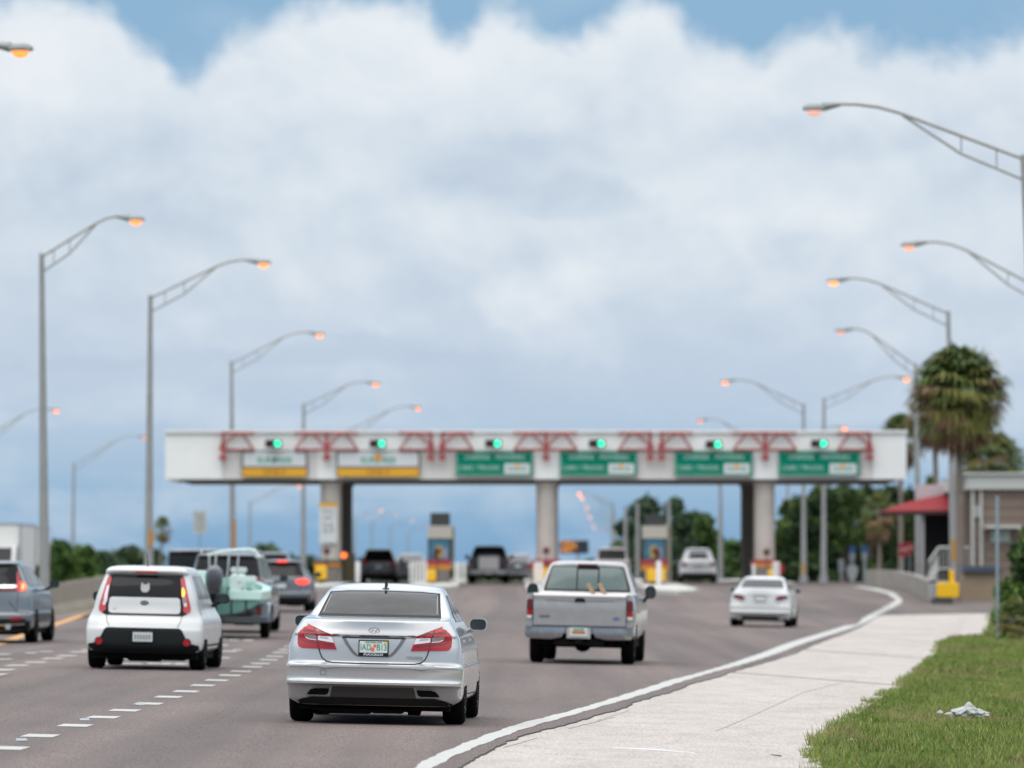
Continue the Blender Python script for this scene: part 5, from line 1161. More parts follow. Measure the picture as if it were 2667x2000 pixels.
# ================================================================== street lamps
POLE = mat('lamp_pole_galvanised', (.34, .34, .335), .5, .5, var=.08, vscale=1.5); HEADM = mat('lamp_head_grey', (.26, .28, .285), .5, .3)
def glow(es, c=(255, 132, 58)): return mat('sodium_glow_%g' % es, (.8, .35, .12), .4, emit=c, es=es)
def lamp(lab, ub, ut, vt, uh, vh, Y, es=2.0, base=None, band=False, k=1.0, gm=None):
    top = U(ut, vt, Y); hd = U(uh, vh, Y); bx = U(ub, 1240, Y).x; z0 = ground(bx, Y) - .05 if Y < 700 else -.6
    r = thing('street_lamp', lab, 'street lamp', (bx, Y, z0), (0, 0, 0), 'street lamps along the toll road')
    t = top - Vector((bx, Y, z0)); h = hd - Vector((bx, Y, z0)); sg = 1 if h.x > t.x else -1
    b = MB(); b.tube([(0, 0, 0), (t.x * .3, 0, t.z * .3), (t.x, 0, t.z)], [.20 * k, .15 * k, .085 * k], 10); b.tube([(0, 0, 0), (0, 0, .5)], .27 * k, 10)
    if band: b.mi(1).box((t.x * .12 + (.10 if sg > 0 else -.02), -.16, (band[0] + band[1]) / 2 - z0), (.17, .06, abs(band[0] - band[1])))
    b.build('pole', [POLE, mat('tag_yellow', (.45, .22, .03), .7)], r, True)
    L_ = h.x - t.x; dz = h.z + .18 - (t.z - .1)
    up = [(t.x, 0, t.z - .10), (t.x + L_ * .30, 0, t.z - .1 + dz * .42), (t.x + L_ * .60, 0, t.z - .1 + dz * .84), (t.x + L_ * .70, 0, t.z - .1 + dz * .94), (t.x + L_ * .80, 0, t.z - .1 + dz * .99), (t.x + L_ * .92, 0, h.z + .18)]
    lo = [(t.x, 0, t.z - .62), (t.x + L_ * .30, 0, t.z - .55 + dz * .42), (t.x + L_ * .58, 0, t.z - .16 + dz * .83)]
    b = MB(); b.tube(up, .045 * max(1, k), 8); b.tube(lo, .035 * max(1, k), 8); b.tube([up[1], lo[1]], .02, 6); q = .13; b.tube([(t.x + L_ * q, 0, t.z - .1 + dz * .42 * q / .3), (t.x + L_ * q, 0, t.z - .6 + dz * .42 * q / .3 + .02)], .02, 6); b.build('arm', POLE, r, True)
    b = MB(); cx = h.x; b.lathe([(.02, .16), (.10, .15), (.155, .09), (.165, .02), (.15, -.01)], (cx + sg * .02, 0, h.z + .02), 'Z', 16, (1.9, 1)); b.tube([(cx - sg * .62, 0, h.z + .16), (cx - sg * .18, 0, h.z + .10)], [.05, .12], 10); hh = b.build('lamp_head', HEADM, r, True)
    b = MB(); b.lathe([(.13, 0), (.12, -.06), (.08, -.12), (.02, -.15)], (cx + sg * .04, 0, h.z + .01), 'Z', 16, (1.5, 1)); b.build('lamp_glass', gm or glow(es), hh, True)
    return r
lamp('street lamp at the top left corner, nearest on the left', -335, -333, 252, 40, 112, 128, 1.7)
lamp('tall left lamp whose thick pole stands before the barrier wall', 97, 90, 548, 291, 478, 190, 2.2)
lamp('left lamp with yellow tag on its pole, left of the canopy end', 321, 325, 638, 567, 571, 216, 2.4, band=(U(0, 1145, 216).z, U(0, 1180, 216).z))
lamp('lamp rising behind the left part of the canopy above the first lane sign', 503, 500, 780, 689, 724, 300, 2.4, band=(U(0, 1120, 296).z, U(0, 1190, 296).z))
lamp('lamp rising behind the canopy above the left concrete column', 655, 656, 872, 810, 830, 350, 2.4)
lamp('lamp behind the canopy whose arm shows between second sign and green signs', 760, 752, 926, 902, 882, 407, 2.4)
lamp('far left lamp whose orange head sits beside the thick pole', -42, -42, 945, 121, 887, 413, 3.0)
lamp('smaller lamp between the two tall left poles, arm touching the second', 156, 160, 1000, 312, 945, 494, 1.6)
lamp('nearest right lamp, large head at the upper right, pole on the frame edge', 2262, 2211, 335, 1762, 240, 145, gm=mat('pale_glow', (.7, .45, .4), .4, emit=(244, 176, 158), es=.75))
lamp('second right lamp with its arm leaving the right edge of the photo', 2280, 2268, 628, 1966, 533, 205, gm=mat('pink_glow', (.7, .45, .4), .4, emit=(255, 158, 112), es=1.1))
lamp('right lamp whose pole rises beside the tall palm', 2062, 2048, 672, 1803, 610, 242, 3.2, band=(U(0, 1165, 242).z, U(0, 1210, 242).z))
lamp('thin right lamp with faint orange head left of the tall palm', 1985, 1978, 785, 1818, 717, 278, gm=mat('faint_glow', (.7, .45, .4), .4, emit=(240, 150, 130), es=1.0))
lamp('lamp rising behind the canopy right end, arm pointing left', 1736, 1736, 872, 1568, 826, 351, 3.0, band=(U(0, 1215, 351).z, U(0, 1240, 351).z))
lamp('lamp behind the canopy right end, arm pointing right to the palm', 1779, 1780, 860, 1957, 819, 346, 3.2)
lamp('lamp head glowing just above the right end of the canopy', 1700, 1702, 962, 1823, 925, 455, 4.0)
lamp('faint lamp above the canopy between third and fourth green signs', 1636, 1632, 944, 1514, 909, 440, 1.8)
lamp('lamp pole behind the silver SUV, its head hidden by the canopy', 1557, 1556, 985, 1440, 950, 372, 1.0)
lamp('far lamp just under the canopy, left of the left column', 540, 540, 1082, 646, 1050, 766, 5.0, k=1.3)
FL = 'far street lamps under the canopy'
for i, (u, v, sg, es) in enumerate(((1252, 1066, 1, 9), (1258, 1076, 1, 9), (1268, 1094, 1, 5), (1267, 1105, 1, 3), (1274, 1117, 1, 8), (1279, 1130, 1, 3), (1283, 1139, 1, 8), (1300, 1146, 1, 2), (822, 1103, -1, 6), (856, 1111, -1, 2.5), (890, 1125, -1, 3.5), (924, 1136, -1, 3))):
    Y = 11.5 * 12596 / (1237 - v) * .97; a = .42 * (1237 - v)
    nm = ['topmost', 'second', 'third', 'fourth', 'fifth', 'sixth', 'seventh', 'lowest'][i] if i < 8 else ['leftmost', 'second', 'third', 'rightmost'][i - 8]
    lamp(f'far glowing lamp, {nm} of the ' + ('eight in a chain right of the middle column' if i < 8 else 'four left of the centre toll booth'), u + sg * a, u + sg * a, v + a * .25, u, v, Y, es, k=1.4)['group'] = FL
for u, vt, Y in ((1351, 1092, 330), (1377, 1086, 335), (1445, 1080, 325)):
    p = U(u, vt, Y); z0 = ground(p.x, Y); b = MB(); b.tube([(0, 0, 0), (0, 0, p.z - z0)], [.13, .09], 10); o = b.build('pole', POLE, None, True); o.location = (p.x, Y, z0)
    tag(o, {1351: 'pale plain pole, left of the pair left of the right toll booth', 1377: 'pale plain pole, right of the pair left of the right toll booth', 1445: 'pale plain pole just right of the right toll booth'}[u], 'pole', 'plain poles by the right toll booth')
# ================================================================== barrier wall and trucks beyond
BW = mat('barrier_concrete', (.27, .235, .19), .9, var=.10, vscale=.8)
b = MB(); ys = [120 + i * 5 for i in range(34)]; sec = [(-.32, 0), (-.30, .10), (-.12, .38), (-.08, 1.0), (.08, 1.0), (.12, .38), (.30, .10), (.32, 0)]
vs = []
for y in ys:
    x0 = -17.35 + .45 * min(1, max(0, (y - 200) / 60)); zt_w = float(np.interp(y, [120, 180, 200, 220, 240, 262, 290], [.95, 1.02, 1.10, 1.22, 1.46, 1.80, 1.95])); zb_w = ground(x0, y) - .08
    vs += [(x0 + a, y, zb_w + c * (zt_w - zb_w)) for a, c in sec]
n = len(sec); b.add(vs, [(r * n + i, r * n + i + 1, r * n + n + i + 1, r * n + n + i) for r in range(len(ys) - 1) for i in range(n - 1)] + [tuple(range(n)), tuple(range((len(ys) - 1) * n, len(ys) * n))[::-1]])
tag(b.build('barrier_wall', BW), 'long low concrete barrier wall on the left side of the road', 'wall')
Bx = mat('truck_box_white', (.66, .66, .64), .5, var=.04, vscale=.7)
def ctruck(lab, px0, px1, vt, Y, cab):
    a, c = P(px0, 1500, Y), P(px1, vt, Y); x = (a.x + c.x) / 2; w_ = c.x - a.x; z0 = ground(x, Y); r = thing('box_truck' if cab else 'semi_trailer', lab, 'truck', (x, Y, z0), (0, 0, 0))
    h = c.z - z0; y0 = 1.9 if cab else 0
    b = MB(); b.box((0, y0 + 4, 1.05 + (h - 1.05) / 2), (w_, 8, h - 1.05)); b.build('cargo_box', Bx, r)
    b = MB(); b.box((0, y0 + 4, h + .03), (w_ + .04, 8.04, .08)); b.box((w_ / 2, y0, h / 2 + .5), (.08, .08, h - 1)); b.build('box_trim', M['rim'], r)
    if cab:
        b = MB(); b.prism([(0, .5), (0, 1.35), (.35, 1.45), (.9, 2.15), (1.88, 2.2), (1.88, .5)], -w_ / 2 + .12, w_ / 2 - .12, 'YZ'); b.build('cab', M['white'], r)
        b = MB(); b.prism([(.42, 1.50), (.86, 2.08), (.80, 2.10), (.36, 1.52)], -w_ / 2 + .25, w_ / 2 - .25, 'YZ'); b.build('windshield', M['glass'], r)
    else:
        b = MB(); b.box((-w_ * .22, y0 - .01, h * .62), (.26, .02, .60), bev=.05); b.build('blue_mark', mat('mark_blue', (.10, .22, .30), .6), r)
    for sg in (-1, 1):
        for y in ((.8, 7.5) if cab else (6.2, 7.3)): wheel(r, sg * (w_ / 2 - .2), y, .48, .28, sg, 5, True)
ctruck('white box truck at the left edge, beyond the barrier wall', -115, 43, 1366, 252, True)
ctruck('white trailer with pale blue mark, just right of the white box truck', 30, 93, 1374, 262, False)
# ================================================================== signs, posts, wall, building on the right
def simple_sign(name, lab, u0, u1, v0, v1, vb, Y, m_, poly=None, post=True, text=None, tm=None, tz=.3):
    a, c = U(u0, v1, Y), U(u1, v0, Y); x = (a.x + c.x) / 2; zb_ = ground(x, Y) if vb is None else U(0, vb, Y).z; r = thing(name, lab, 'sign', (x, Y, zb_)); zc = (a.z + c.z) / 2 - zb_
    w_, h = c.x - a.x, c.z - a.z; b = MB()
    pl = poly or [(-.5, -.5), (.5, -.5), (.5, .5), (-.5, .5)]; b.prism([(p * w_, zc + q * h) for p, q in pl], -.02, .02); b.build('panel', m_, r)
    if text: b = MB(); [add_text(b, t, (0, -.03, zc + dz * h), s_, 1, .005) for t, dz, s_ in text]; b.build('lettering', tm or SK, r)
    if post: b = MB(); b.tube([(0, .06, 0), (0, .06, zc + h * .4)], .045, 6); b.build('post', M['rim'], r)
    return r
simple_sign('speed_sign', 'pale speed limit sign on a post in the sky left of the canopy', 417, 446, 1103, 1151, None, 345, mat('sign_faded', (.42, .44, .43), .6, var=.1, vscale=2), text=(("SPEED", .30, .20), ("LIMIT", .10, .20), ("25", -.22, .50)), tm=mat('sign_text_grey', (.20, .20, .21), .5))
OCT = [(.5 * math.cos(R(22.5 + 45 * i)) / math.cos(R(22.5)), .5 * math.sin(R(22.5 + 45 * i)) / math.cos(R(22.5))) for i in range(8)]
SR = mat('stop_sign_red', (.38, .02, .035), .5)
simple_sign('stop_sign', 'red stop sign standing before the dark trees, left of the lamp pole', 1940, 1962, 1172, 1202, None, 285, SR, OCT, text=(("STOP", 0, .20),), tm=SPW)
simple_sign('stop_sign', 'second red stop sign, partly behind the other one, higher and right', 1956, 1973, 1170, 1196, None, 291, SR, OCT, text=(("STOP", 0, .16),), tm=SPW)
simple_sign('stop_sign', 'small red sign at the roof edge of the white sedan by the island', 1676, 1694, 1216, 1240, None, 300, SR, OCT)
MBL = mat('marker_blue', (.04, .16, .45), .5); SH = [(0, -.5), (.28, -.22), (.42, .1), (.42, .35), (0, .5), (-.42, .35), (-.42, .1), (-.28, -.22)]
for i, (u, v0, sh) in enumerate(((1817, 1210, 0), (1841, 1184, 1), (1867, 1183, 0))):
    Y = 287; p = U(u, v0, Y); z0 = ground(p.x, Y); r = thing('road_marker', ['short grey marker post before the trees, leftmost of three', 'blue-topped marker post with a white shield, middle of three', 'blue-topped marker post, rightmost of three'][i], 'marker post', (p.x, Y, z0), (0, 0, 0), 'marker posts before the trees')
    b = MB(); b.tube([(0, 0, 0), (0, 0, p.z - z0 - .1)], .08, 8); b.build('post', mat('marker_grey', (.42, .46, .47), .6), r); b = MB(); b.box((0, -.03, p.z - z0 - .25), (.26, .05, .62)); b.build('plate', mat('marker_pale', (.50, .56, .58), .5), r)
    if i: b = MB(); b.box((0, -.06, p.z - z0 - .06), (.28, .04, .30), bev=.04); b.build('blue_cap', MBL, r)
    if sh: b = MB(); b.prism([(a * .62, -.25 + .75 + c * .95) for a, c in SH], -.12, -.09); b.build('shield', SW, r)
# curved low wall
b = MB(); base = [G(*p) for p in ((2256, 1529), (2290, 1530), (2330, 1534), (2375, 1545), (2425, 1572))]; base = [Vector((p.x, p.y)) for p in base]; base[0].y = 268; base[0].x = P(2256, 1500, 268).x; path = []
for i in range(len(base) - 1):
    for k in range(5): path.append(base[i].lerp(base[i + 1], k / 5))
path.append(base[-1]); vs = []
for p in path: z = ground(p.x, p.y) - .05; vs += [(p.x, p.y, z), (p.x, p.y, z + .86), (p.x + .3, p.y + .12, z + .86), (p.x + .3, p.y + .12, z)]
b.add(vs, [(4 * i + k, 4 * i + 4 + k, 4 * i + 4 + (k + 1) % 4, 4 * i + (k + 1) % 4) for i in range(len(path) - 1) for k in range(4)] + [(0, 1, 2, 3), tuple(4 * len(path) - 4 + k for k in (3, 2, 1, 0))])
tag(b.build('retaining_wall', mat('wall_grey_beige', (.25, .23, .205), .9, var=.14, vscale=.7)), 'low curved concrete wall where the road bends right', 'wall')
# building
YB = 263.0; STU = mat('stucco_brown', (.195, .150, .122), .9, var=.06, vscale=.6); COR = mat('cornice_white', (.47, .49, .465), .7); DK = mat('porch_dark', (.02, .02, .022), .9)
r = thing('building', 'brown stucco plaza building with pale cornice, at the right edge', 'building', (0, YB, 0)); q = lambda u7, v7, Y=YB: P(2050 + u7 * .3014, 1200 + v7 * .3014, Y)
x0 = q(1612, 0).x; x1 = q(2047, 0).x + 9; xs_ = q(1500, 0).x; zt_, zc_, zg = q(0, 118).z, q(0, 245).z, ground(22, YB) - .1
b = MB(); b.box(((x0 + x1) / 2, 5, (zc_ + zg) / 2), (x1 - x0, 10, zc_ - zg)); b.box(((xs_ + x0) / 2, 6.5, (zc_ + zg) / 2), (x0 - xs_, 9, zc_ - zg))
for k in range(9): b.mi(1).box(((x0 + x1) / 2, -.012, zg + .5 + k * .46), (x1 - x0, .03, .03))
b.build('wall', [STU, mat('stucco_groove', (.165, .127, .103), .9)], r)
b = MB(); b.box(((x0 + x1) / 2 - .1, 5, (zt_ + zc_) / 2), (x1 - x0 + .3, 10.5, zt_ - zc_)); b.box(((xs_ + x0) / 2 - .1, 6.6, (zt_ + zc_) / 2 - .1), (x0 - xs_ + .2, 9.3, zt_ - zc_ - .1)); b.box(((x0 + x1) / 2 - .15, 5, zt_ + .04), (x1 - x0 + .6, 10.8, .1)); b.build('cornice', COR, r)
for u7 in (1600, 1675): b = MB(); p = q(u7, 0); b.box((p.x, -.07, (zc_ + zg) / 2), (.11, .1, zc_ - zg)); b.build('pilaster', COR, r)
p = q(1640, 440); b = MB(); b.box((p.x, -.1, p.z), (.28, .1, .55), bev=.04); b.build('wall_lamp', mat('wall_lamp_grey', (.30, .31, .31), .5), r)
b = MB(); p0, p1 = q(1700, 590), q(2010, 548); b.box(((p0.x + p1.x) / 2, -.4, (p0.z + p1.z) / 2), (p1.x - p0.x, .8, .14)); b.build('ledge', COR, r)
b = MB(); p0, p1 = q(1760, 700), q(1925, 600); b.box(((p0.x + p1.x) / 2, -.05, (p0.z + p1.z) / 2), (p1.x - p0.x, .06, p1.z - p0.z)); b.build('wall_sign', mat('wall_sign_pale', (.36, .44, .40), .6, var=.12, vscale=3), r)
zr = q(0, 425).z; xa, xb = q(860, 0).x, q(1500, 0).x; zh, zl = q(0, 262).z, q(0, 335).z
b = MB(); A, B, C, D = (xa, 4, zr), (xb, 3.6, zr + .05), (xb, 8, zh + .0), (xa + 1.5, 8, zl); A2, B2 = (xa, 4, zr - .16), (xb, 3.6, zr - .13)
b.mi(0).add([A, B, C, D], [(0, 1, 2, 3)]); b.mi(0).add([A, D, (xa + .4, 8.5, zr)], [(0, 1, 2)]); b.mi(1).add([A2, B2, B, A], [(0, 1, 2, 3)]); b.mi(1).add([A2, B2, (xb, 9, zr - .13), (xa, 9, zr - .16)], [(3, 2, 1, 0)])
b.build('porch_roof', [mat('roof_red', (.22, .006, .010), .6, 0, .12, var=.06, vscale=1), mat('roof_edge_dark', (.06, .015, .02), .7)], r, False, False)
b = MB(); p0, p1 = q(1235, 290), q(1490, 200); b.box(((p0.x + p1.x) / 2, 9, (p0.z + p1.z) / 2), (p1.x - p0.x, 2, p1.z - p0.z + .2), taper=.93); b.build('roof_box', mat('roof_box_pink', (.42, .36, .38), .7), r)
b = MB(); p0, p1 = q(1255, 730), q(1500, 430); b.box(((p0.x + p1.x) / 2, 7, (p1.z + zg) / 2), (p1.x - p0.x, .3, p1.z - zg)); b.build('porch_shade_sheet', DK, r)  # near-black sheet colours in the shaded interior of the porch
for u7 in (1228,): p = q(u7, 0); b = MB(); b.box((p.x, 4.2, (zr + zg) / 2), (.14, .14, zr - zg)); b.build('porch_column', mat('porch_post_grey', (.36, .35, .35), .6), r)
rl = mat('railing_white', (.62, .62, .60), .5)
for u0_, u1_, va, vb in ((1245, 1330, 870, 745), (1330, 1440, 745, 745), (1490, 1600, 745, 745)):
    a, c = q(u0_, va), q(u1_, vb); dz = q(0, 745).z - q(0, 930).z; b = MB(); y = 1.5; b.tube([(a.x, y, a.z), (c.x, y, c.z)], .05, 6); b.tube([(a.x, y, a.z - dz), (c.x, y, c.z - dz)], .04, 6); n = max(4, int((c.x - a.x) / .13))
    for k in range(n + 1): x = a.x + (c.x - a.x) * k / n; z = a.z + (c.z - a.z) * k / n; b.tube([(x, y, z), (x, y, z - dz)], .018, 5)
    b.build('railing', rl, r)
b = MB(); a, c = q(1235, 1000), q(1330, 760); b.prism([(a.x, zg), (c.x, zg), (c.x, c.z - .2), (a.x, a.z)], 1.6, 1.75); b.build('stair_side', rl, r)
# skip / shelter box, cart, cabinets
def gz(px, py, Y): return P(px, py, Y)
g = G(2555, 1566); Y = g.y; r = thing('waste_container', 'tan box with dark blue slatted lid behind the grey signpost', 'container', (P(2558, 1500, Y).x, Y, ground(g.x, Y)))
h = P(0, 1489, Y).z - ground(g.x, Y); w_ = 100 / FPX * Y; b = MB(); b.box((0, .9, h / 2), (w_, 1.8, h)); b.build('body', mat('box_tan', (.27, .205, .14), .85, var=.08, vscale=1), r); b = MB(); b.box((0, .8, h + .12), (w_ * 1.03, 2.0, .26), taper=.94)
for k in range(14): b.box((-w_ / 2 + w_ * (k + .5) / 14, -.24, h + .12), (.035, .06, .25))
b.build('lid', mat('lid_blue_grey', (.055, .075, .115), .6), r)
g = G(2462, 1574); Y = g.y; s_ = FPX / Y; zg_ = ground(g.x, Y); r = thing('light_cart', 'yellow equipment cart with dark base beside the tan box', 'cart', (P(2467, 1500, Y).x, Y, zg_)); f_ = lambda px, py: ((px - 2467) / s_, P(px, py, Y).z - zg_)
b = MB(); a, c = f_(2440, 1556), f_(2498, 1517); b.box(((a[0] + c[0]) / 2, .5, (a[1] + c[1]) / 2), (c[0] - a[0], 1.0, c[1] - a[1]), bev=.05); b.build('body', mat('cart_yellow', (.78, .45, .005), .45), r)
b = MB(); a, c = f_(2474, 1517), f_(2487, 1484); b.box(((a[0] + c[0]) / 2, .4, (a[1] + c[1]) / 2), (c[0] - a[0], .3, c[1] - a[1]), bev=.03); b.build('mast', mat('cart_yellow', (.78, .45, .005), .45), r)
b = MB(); a, c = f_(2430, 1574), f_(2484, 1556); b.box(((a[0] + c[0]) / 2, .5, (a[1] + c[1]) / 2), (c[0] - a[0], 1.0, c[1] - a[1]), taper=.9); b.build('base', mat('cart_base_dark', (.035, .04, .045), .7), r)
b = MB(); a, c = f_(2425, 1558), f_(2441, 1512); b.box(((a[0] + c[0]) / 2, .7, (a[1] + c[1]) / 2), (c[0] - a[0], 1.0, c[1] - a[1])); a, c = f_(2425, 1517), f_(2470, 1511); b.box(((a[0] + c[0]) / 2, .7, (a[1] + c[1]) / 2), (c[0] - a[0], 1.0, c[1] - a[1])); b.build('frame', mat('cart_grey', (.28, .30, .31), .6), r)
b = MB(); a, c = f_(2446, 1512), f_(2472, 1488); b.box(((a[0] + c[0]) / 2, .9, (a[1] + c[1]) / 2), (c[0] - a[0], .4, c[1] - a[1])); b.build('hood', mat('cart_hood', (.04, .045, .04), .7), r)
# grey signpost near the hedge
g = G(2598, 1657); Y = g.y; tp = P(2594, 1291, Y); b = MB(); b.box((0, 0, (tp.z - g.z) / 2), (.085, .05, tp.z - g.z)); o = b.build('sign_post', mat('post_blue_grey', (.24, .30, .345), .5, .2)); o.location = (g.x, Y, g.z); tag(o, 'plain blue-grey square metal post standing in the grass at the right', 'post')

# ================================================================== vegetation
RN = np.random.default_rng(11)
LG = [mat('leaf_dark', (.035, .068, .024), .7, 0, .2, var=.3, vscale=1.5), mat('leaf_mid', (.065, .120, .030), .7, 0, .2, var=.3, vscale=1.5), mat('leaf_light', (.115, .185, .045), .7, 0, .2, var=.3, vscale=1.5)]
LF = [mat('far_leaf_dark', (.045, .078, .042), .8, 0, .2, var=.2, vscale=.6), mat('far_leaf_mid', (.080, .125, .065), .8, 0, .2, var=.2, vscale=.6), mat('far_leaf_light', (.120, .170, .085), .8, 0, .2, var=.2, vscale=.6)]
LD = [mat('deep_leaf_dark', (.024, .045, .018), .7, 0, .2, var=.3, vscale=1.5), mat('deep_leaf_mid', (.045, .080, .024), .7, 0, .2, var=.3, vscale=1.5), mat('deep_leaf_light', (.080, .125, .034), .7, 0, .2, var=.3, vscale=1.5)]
BARK = mat('bark', (.12, .095, .075), .9, var=.2, vscale=2)
def leaves(cent, rad, n, size, squash=1.0, flat=.75):
    """n leaf quads spread through ellipsoidal clumps; returns V, F, clump index"""
    k = len(cent); cent = np.array(cent); rad = np.array(rad); w_ = rad[:, 0] * rad[:, 1] * rad[:, 2]; ci = RN.choice(k, n, p=w_ ** .8 / (w_ ** .8).sum())
    d = RN.normal(size=(n, 3)); d /= np.linalg.norm(d, axis=1)[:, None]; rr = RN.random(n) ** .45 * (1 + .12 * RN.normal(size=n)); p = cent[ci] + d * rr[:, None] * rad[ci]
    a = RN.normal(size=(n, 3)); a /= np.linalg.norm(a, axis=1)[:, None]; c = np.cross(a, RN.normal(size=(n, 3))); c /= np.linalg.norm(c, axis=1)[:, None]; s_ = size * (.6 + .8 * RN.random(n))[:, None]
    V = np.stack([p - a * s_ * .5 - c * s_ * .25, p + c * s_ * -.1 + a * s_ * .1 - c * s_ * .3, p + a * s_ * .6, p + c * s_ * .35], 1).reshape(-1, 3)
    return V, np.arange(4 * n).reshape(n, 4), ci
def tree(lab, px, vtop, w_px, Y, n=3500, size=.42, mats=None, zb=None, group='trees beyond the toll plaza', name='tree', lean=0, nclump=20, low=.12, cat='tree'):
    n = int(n * 1.7); size = size * .74
    x = (px - 1333.5) / FPX * Y; z0 = ground(x, Y) if zb is None else zb; H = P(px, vtop, Y).z - z0; W = w_px / FPX * Y / 2
    r = thing(name, lab, cat, (x, Y, z0 - .05), (0, 0, 0), group)
    cs, rs = [], []
    for i in range(nclump):
        q = RN.random() ** .8; zz = H * (low + (.86 - low) * q); sp_ = W * (1 - .55 * max(0, q - .45) / .55) * .72; a = RN.random() * 6.28; rad = RN.random() ** .5 * sp_
        cr = W * (.20 + .20 * RN.random()); cs.append((rad * math.cos(a), rad * math.sin(a) * .8, zz)); rs.append((cr, cr, min(cr * .8, H * .24)))
    cs.append((0, 0, H * .86)); rs.append((W * .30, W * .3, H * .13)); V, F, ci = leaves(cs, rs, n, size)
    mi_ = RN.integers(0, 3, len(cs)); mi_ = np.where(RN.random(len(ci)) < .75, mi_[ci], RN.integers(0, 3, len(ci)))
    fast_mesh('crown', V, F, mats or LG, r, mi_)
    b = MB(); b.tube([(0, 0, 0), (.1 * W, 0, H * .3), (0, .05 * W, H * .62)], [max(.07, H * .028), max(.05, H * .020), .03], 7)
    for c in cs[:6]: b.tube([(.05 * W, 0, H * .25), (c[0] * .6, c[1] * .6, (c[2] + H * .2) / 2 + .1), c], [H * .012 + .02, .03, .015], 5)
    b.build('trunk', BARK, r, True); return r
T1 = 'trees of the far left tree line'
for i, (px, v, w_) in enumerate(((108, 1418, 60), (152, 1405, 80), (200, 1422, 90), (262, 1432, 90), (330, 1422, 84), (385, 1432, 70))):
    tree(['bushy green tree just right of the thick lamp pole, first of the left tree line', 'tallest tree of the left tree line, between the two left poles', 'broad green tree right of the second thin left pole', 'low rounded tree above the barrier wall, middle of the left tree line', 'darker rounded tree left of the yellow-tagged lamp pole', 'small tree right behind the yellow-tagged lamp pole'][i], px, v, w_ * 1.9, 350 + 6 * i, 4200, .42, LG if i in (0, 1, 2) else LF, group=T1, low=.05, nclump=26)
tree('low bright bush on the bank behind the left barrier', 92, 1470, 60, 300, 1500, .3, LG, group=T1, low=.05)
T2 = 'distant low trees behind the traffic'
for i, (px, v, w_) in enumerate(((470, 1452, 110), (560, 1456, 120), (615, 1440, 90), (690, 1412, 110), (745, 1440, 90), (815, 1452, 90), (900, 1462, 110), (945, 1450, 70), (1000, 1466, 120), (1040, 1452, 50), (1240, 1474, 130), (1370, 1466, 120), (1440, 1470, 100), (1545, 1462, 100), (1500, 1476, 90))):
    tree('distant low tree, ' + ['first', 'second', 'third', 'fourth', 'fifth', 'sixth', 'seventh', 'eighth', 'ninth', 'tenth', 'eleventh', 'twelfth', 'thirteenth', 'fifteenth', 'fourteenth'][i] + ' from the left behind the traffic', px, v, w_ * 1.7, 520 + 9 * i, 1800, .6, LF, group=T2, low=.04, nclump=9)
T3 = 'trees seen under the canopy on the right'
for i, (px, v, w_, nn) in enumerate(((1615, 1400, 70, 450), (1640, 1345, 130, 1900), (1690, 1284, 160, 3000), (1755, 1286, 150, 3200), (1805, 1325, 140, 3600), (1850, 1372, 110, 2800), (1905, 1402, 110, 2800), (1960, 1402, 110, 2800), (1740, 1400, 150, 2400), (1680, 1420, 120, 1600), (1820, 1420, 160, 3000))):
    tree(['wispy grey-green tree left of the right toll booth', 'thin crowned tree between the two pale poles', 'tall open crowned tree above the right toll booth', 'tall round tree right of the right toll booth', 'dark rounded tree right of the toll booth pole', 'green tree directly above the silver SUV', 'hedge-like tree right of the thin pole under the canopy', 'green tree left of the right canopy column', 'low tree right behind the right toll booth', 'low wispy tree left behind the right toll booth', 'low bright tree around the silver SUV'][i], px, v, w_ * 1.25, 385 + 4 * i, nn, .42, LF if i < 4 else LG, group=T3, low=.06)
T4 = 'dense trees left of the plaza building'
for i, (px, v, w_) in enumerate(((2040, 1345, 80), (2085, 1285, 120), (2140, 1255, 130), (2200, 1250, 130), (2260, 1258, 130), (2320, 1255, 130), (2370, 1270, 110), (2110, 1380, 140), (2190, 1370, 140), (2270, 1380, 140), (2340, 1370, 130), (2425, 1235, 90), (2460, 1250, 90))):
    tree(['small leftmost tree of the dense group right of the right column', 'green tree left of the two lamp poles behind the canopy', 'dense tree between the two lamp poles', 'dense tree right of the two lamp poles, under the canopy', 'dark tree below the canopy right end', 'tree with brownish gaps left of the red roof', 'dark tree reaching down beside the red roof', 'low undergrowth tree left, behind the lamp poles', 'low undergrowth tree behind the marker posts', 'low undergrowth tree right of the marker posts', 'low undergrowth tree behind the stop signs', 'round bush crown above the red roof', 'round bush crown beside the tall palm trunk'][i], px, v, w_ * 1.5, 362 + 3 * i, 6000, .36, LD, group=T4, low=.04)
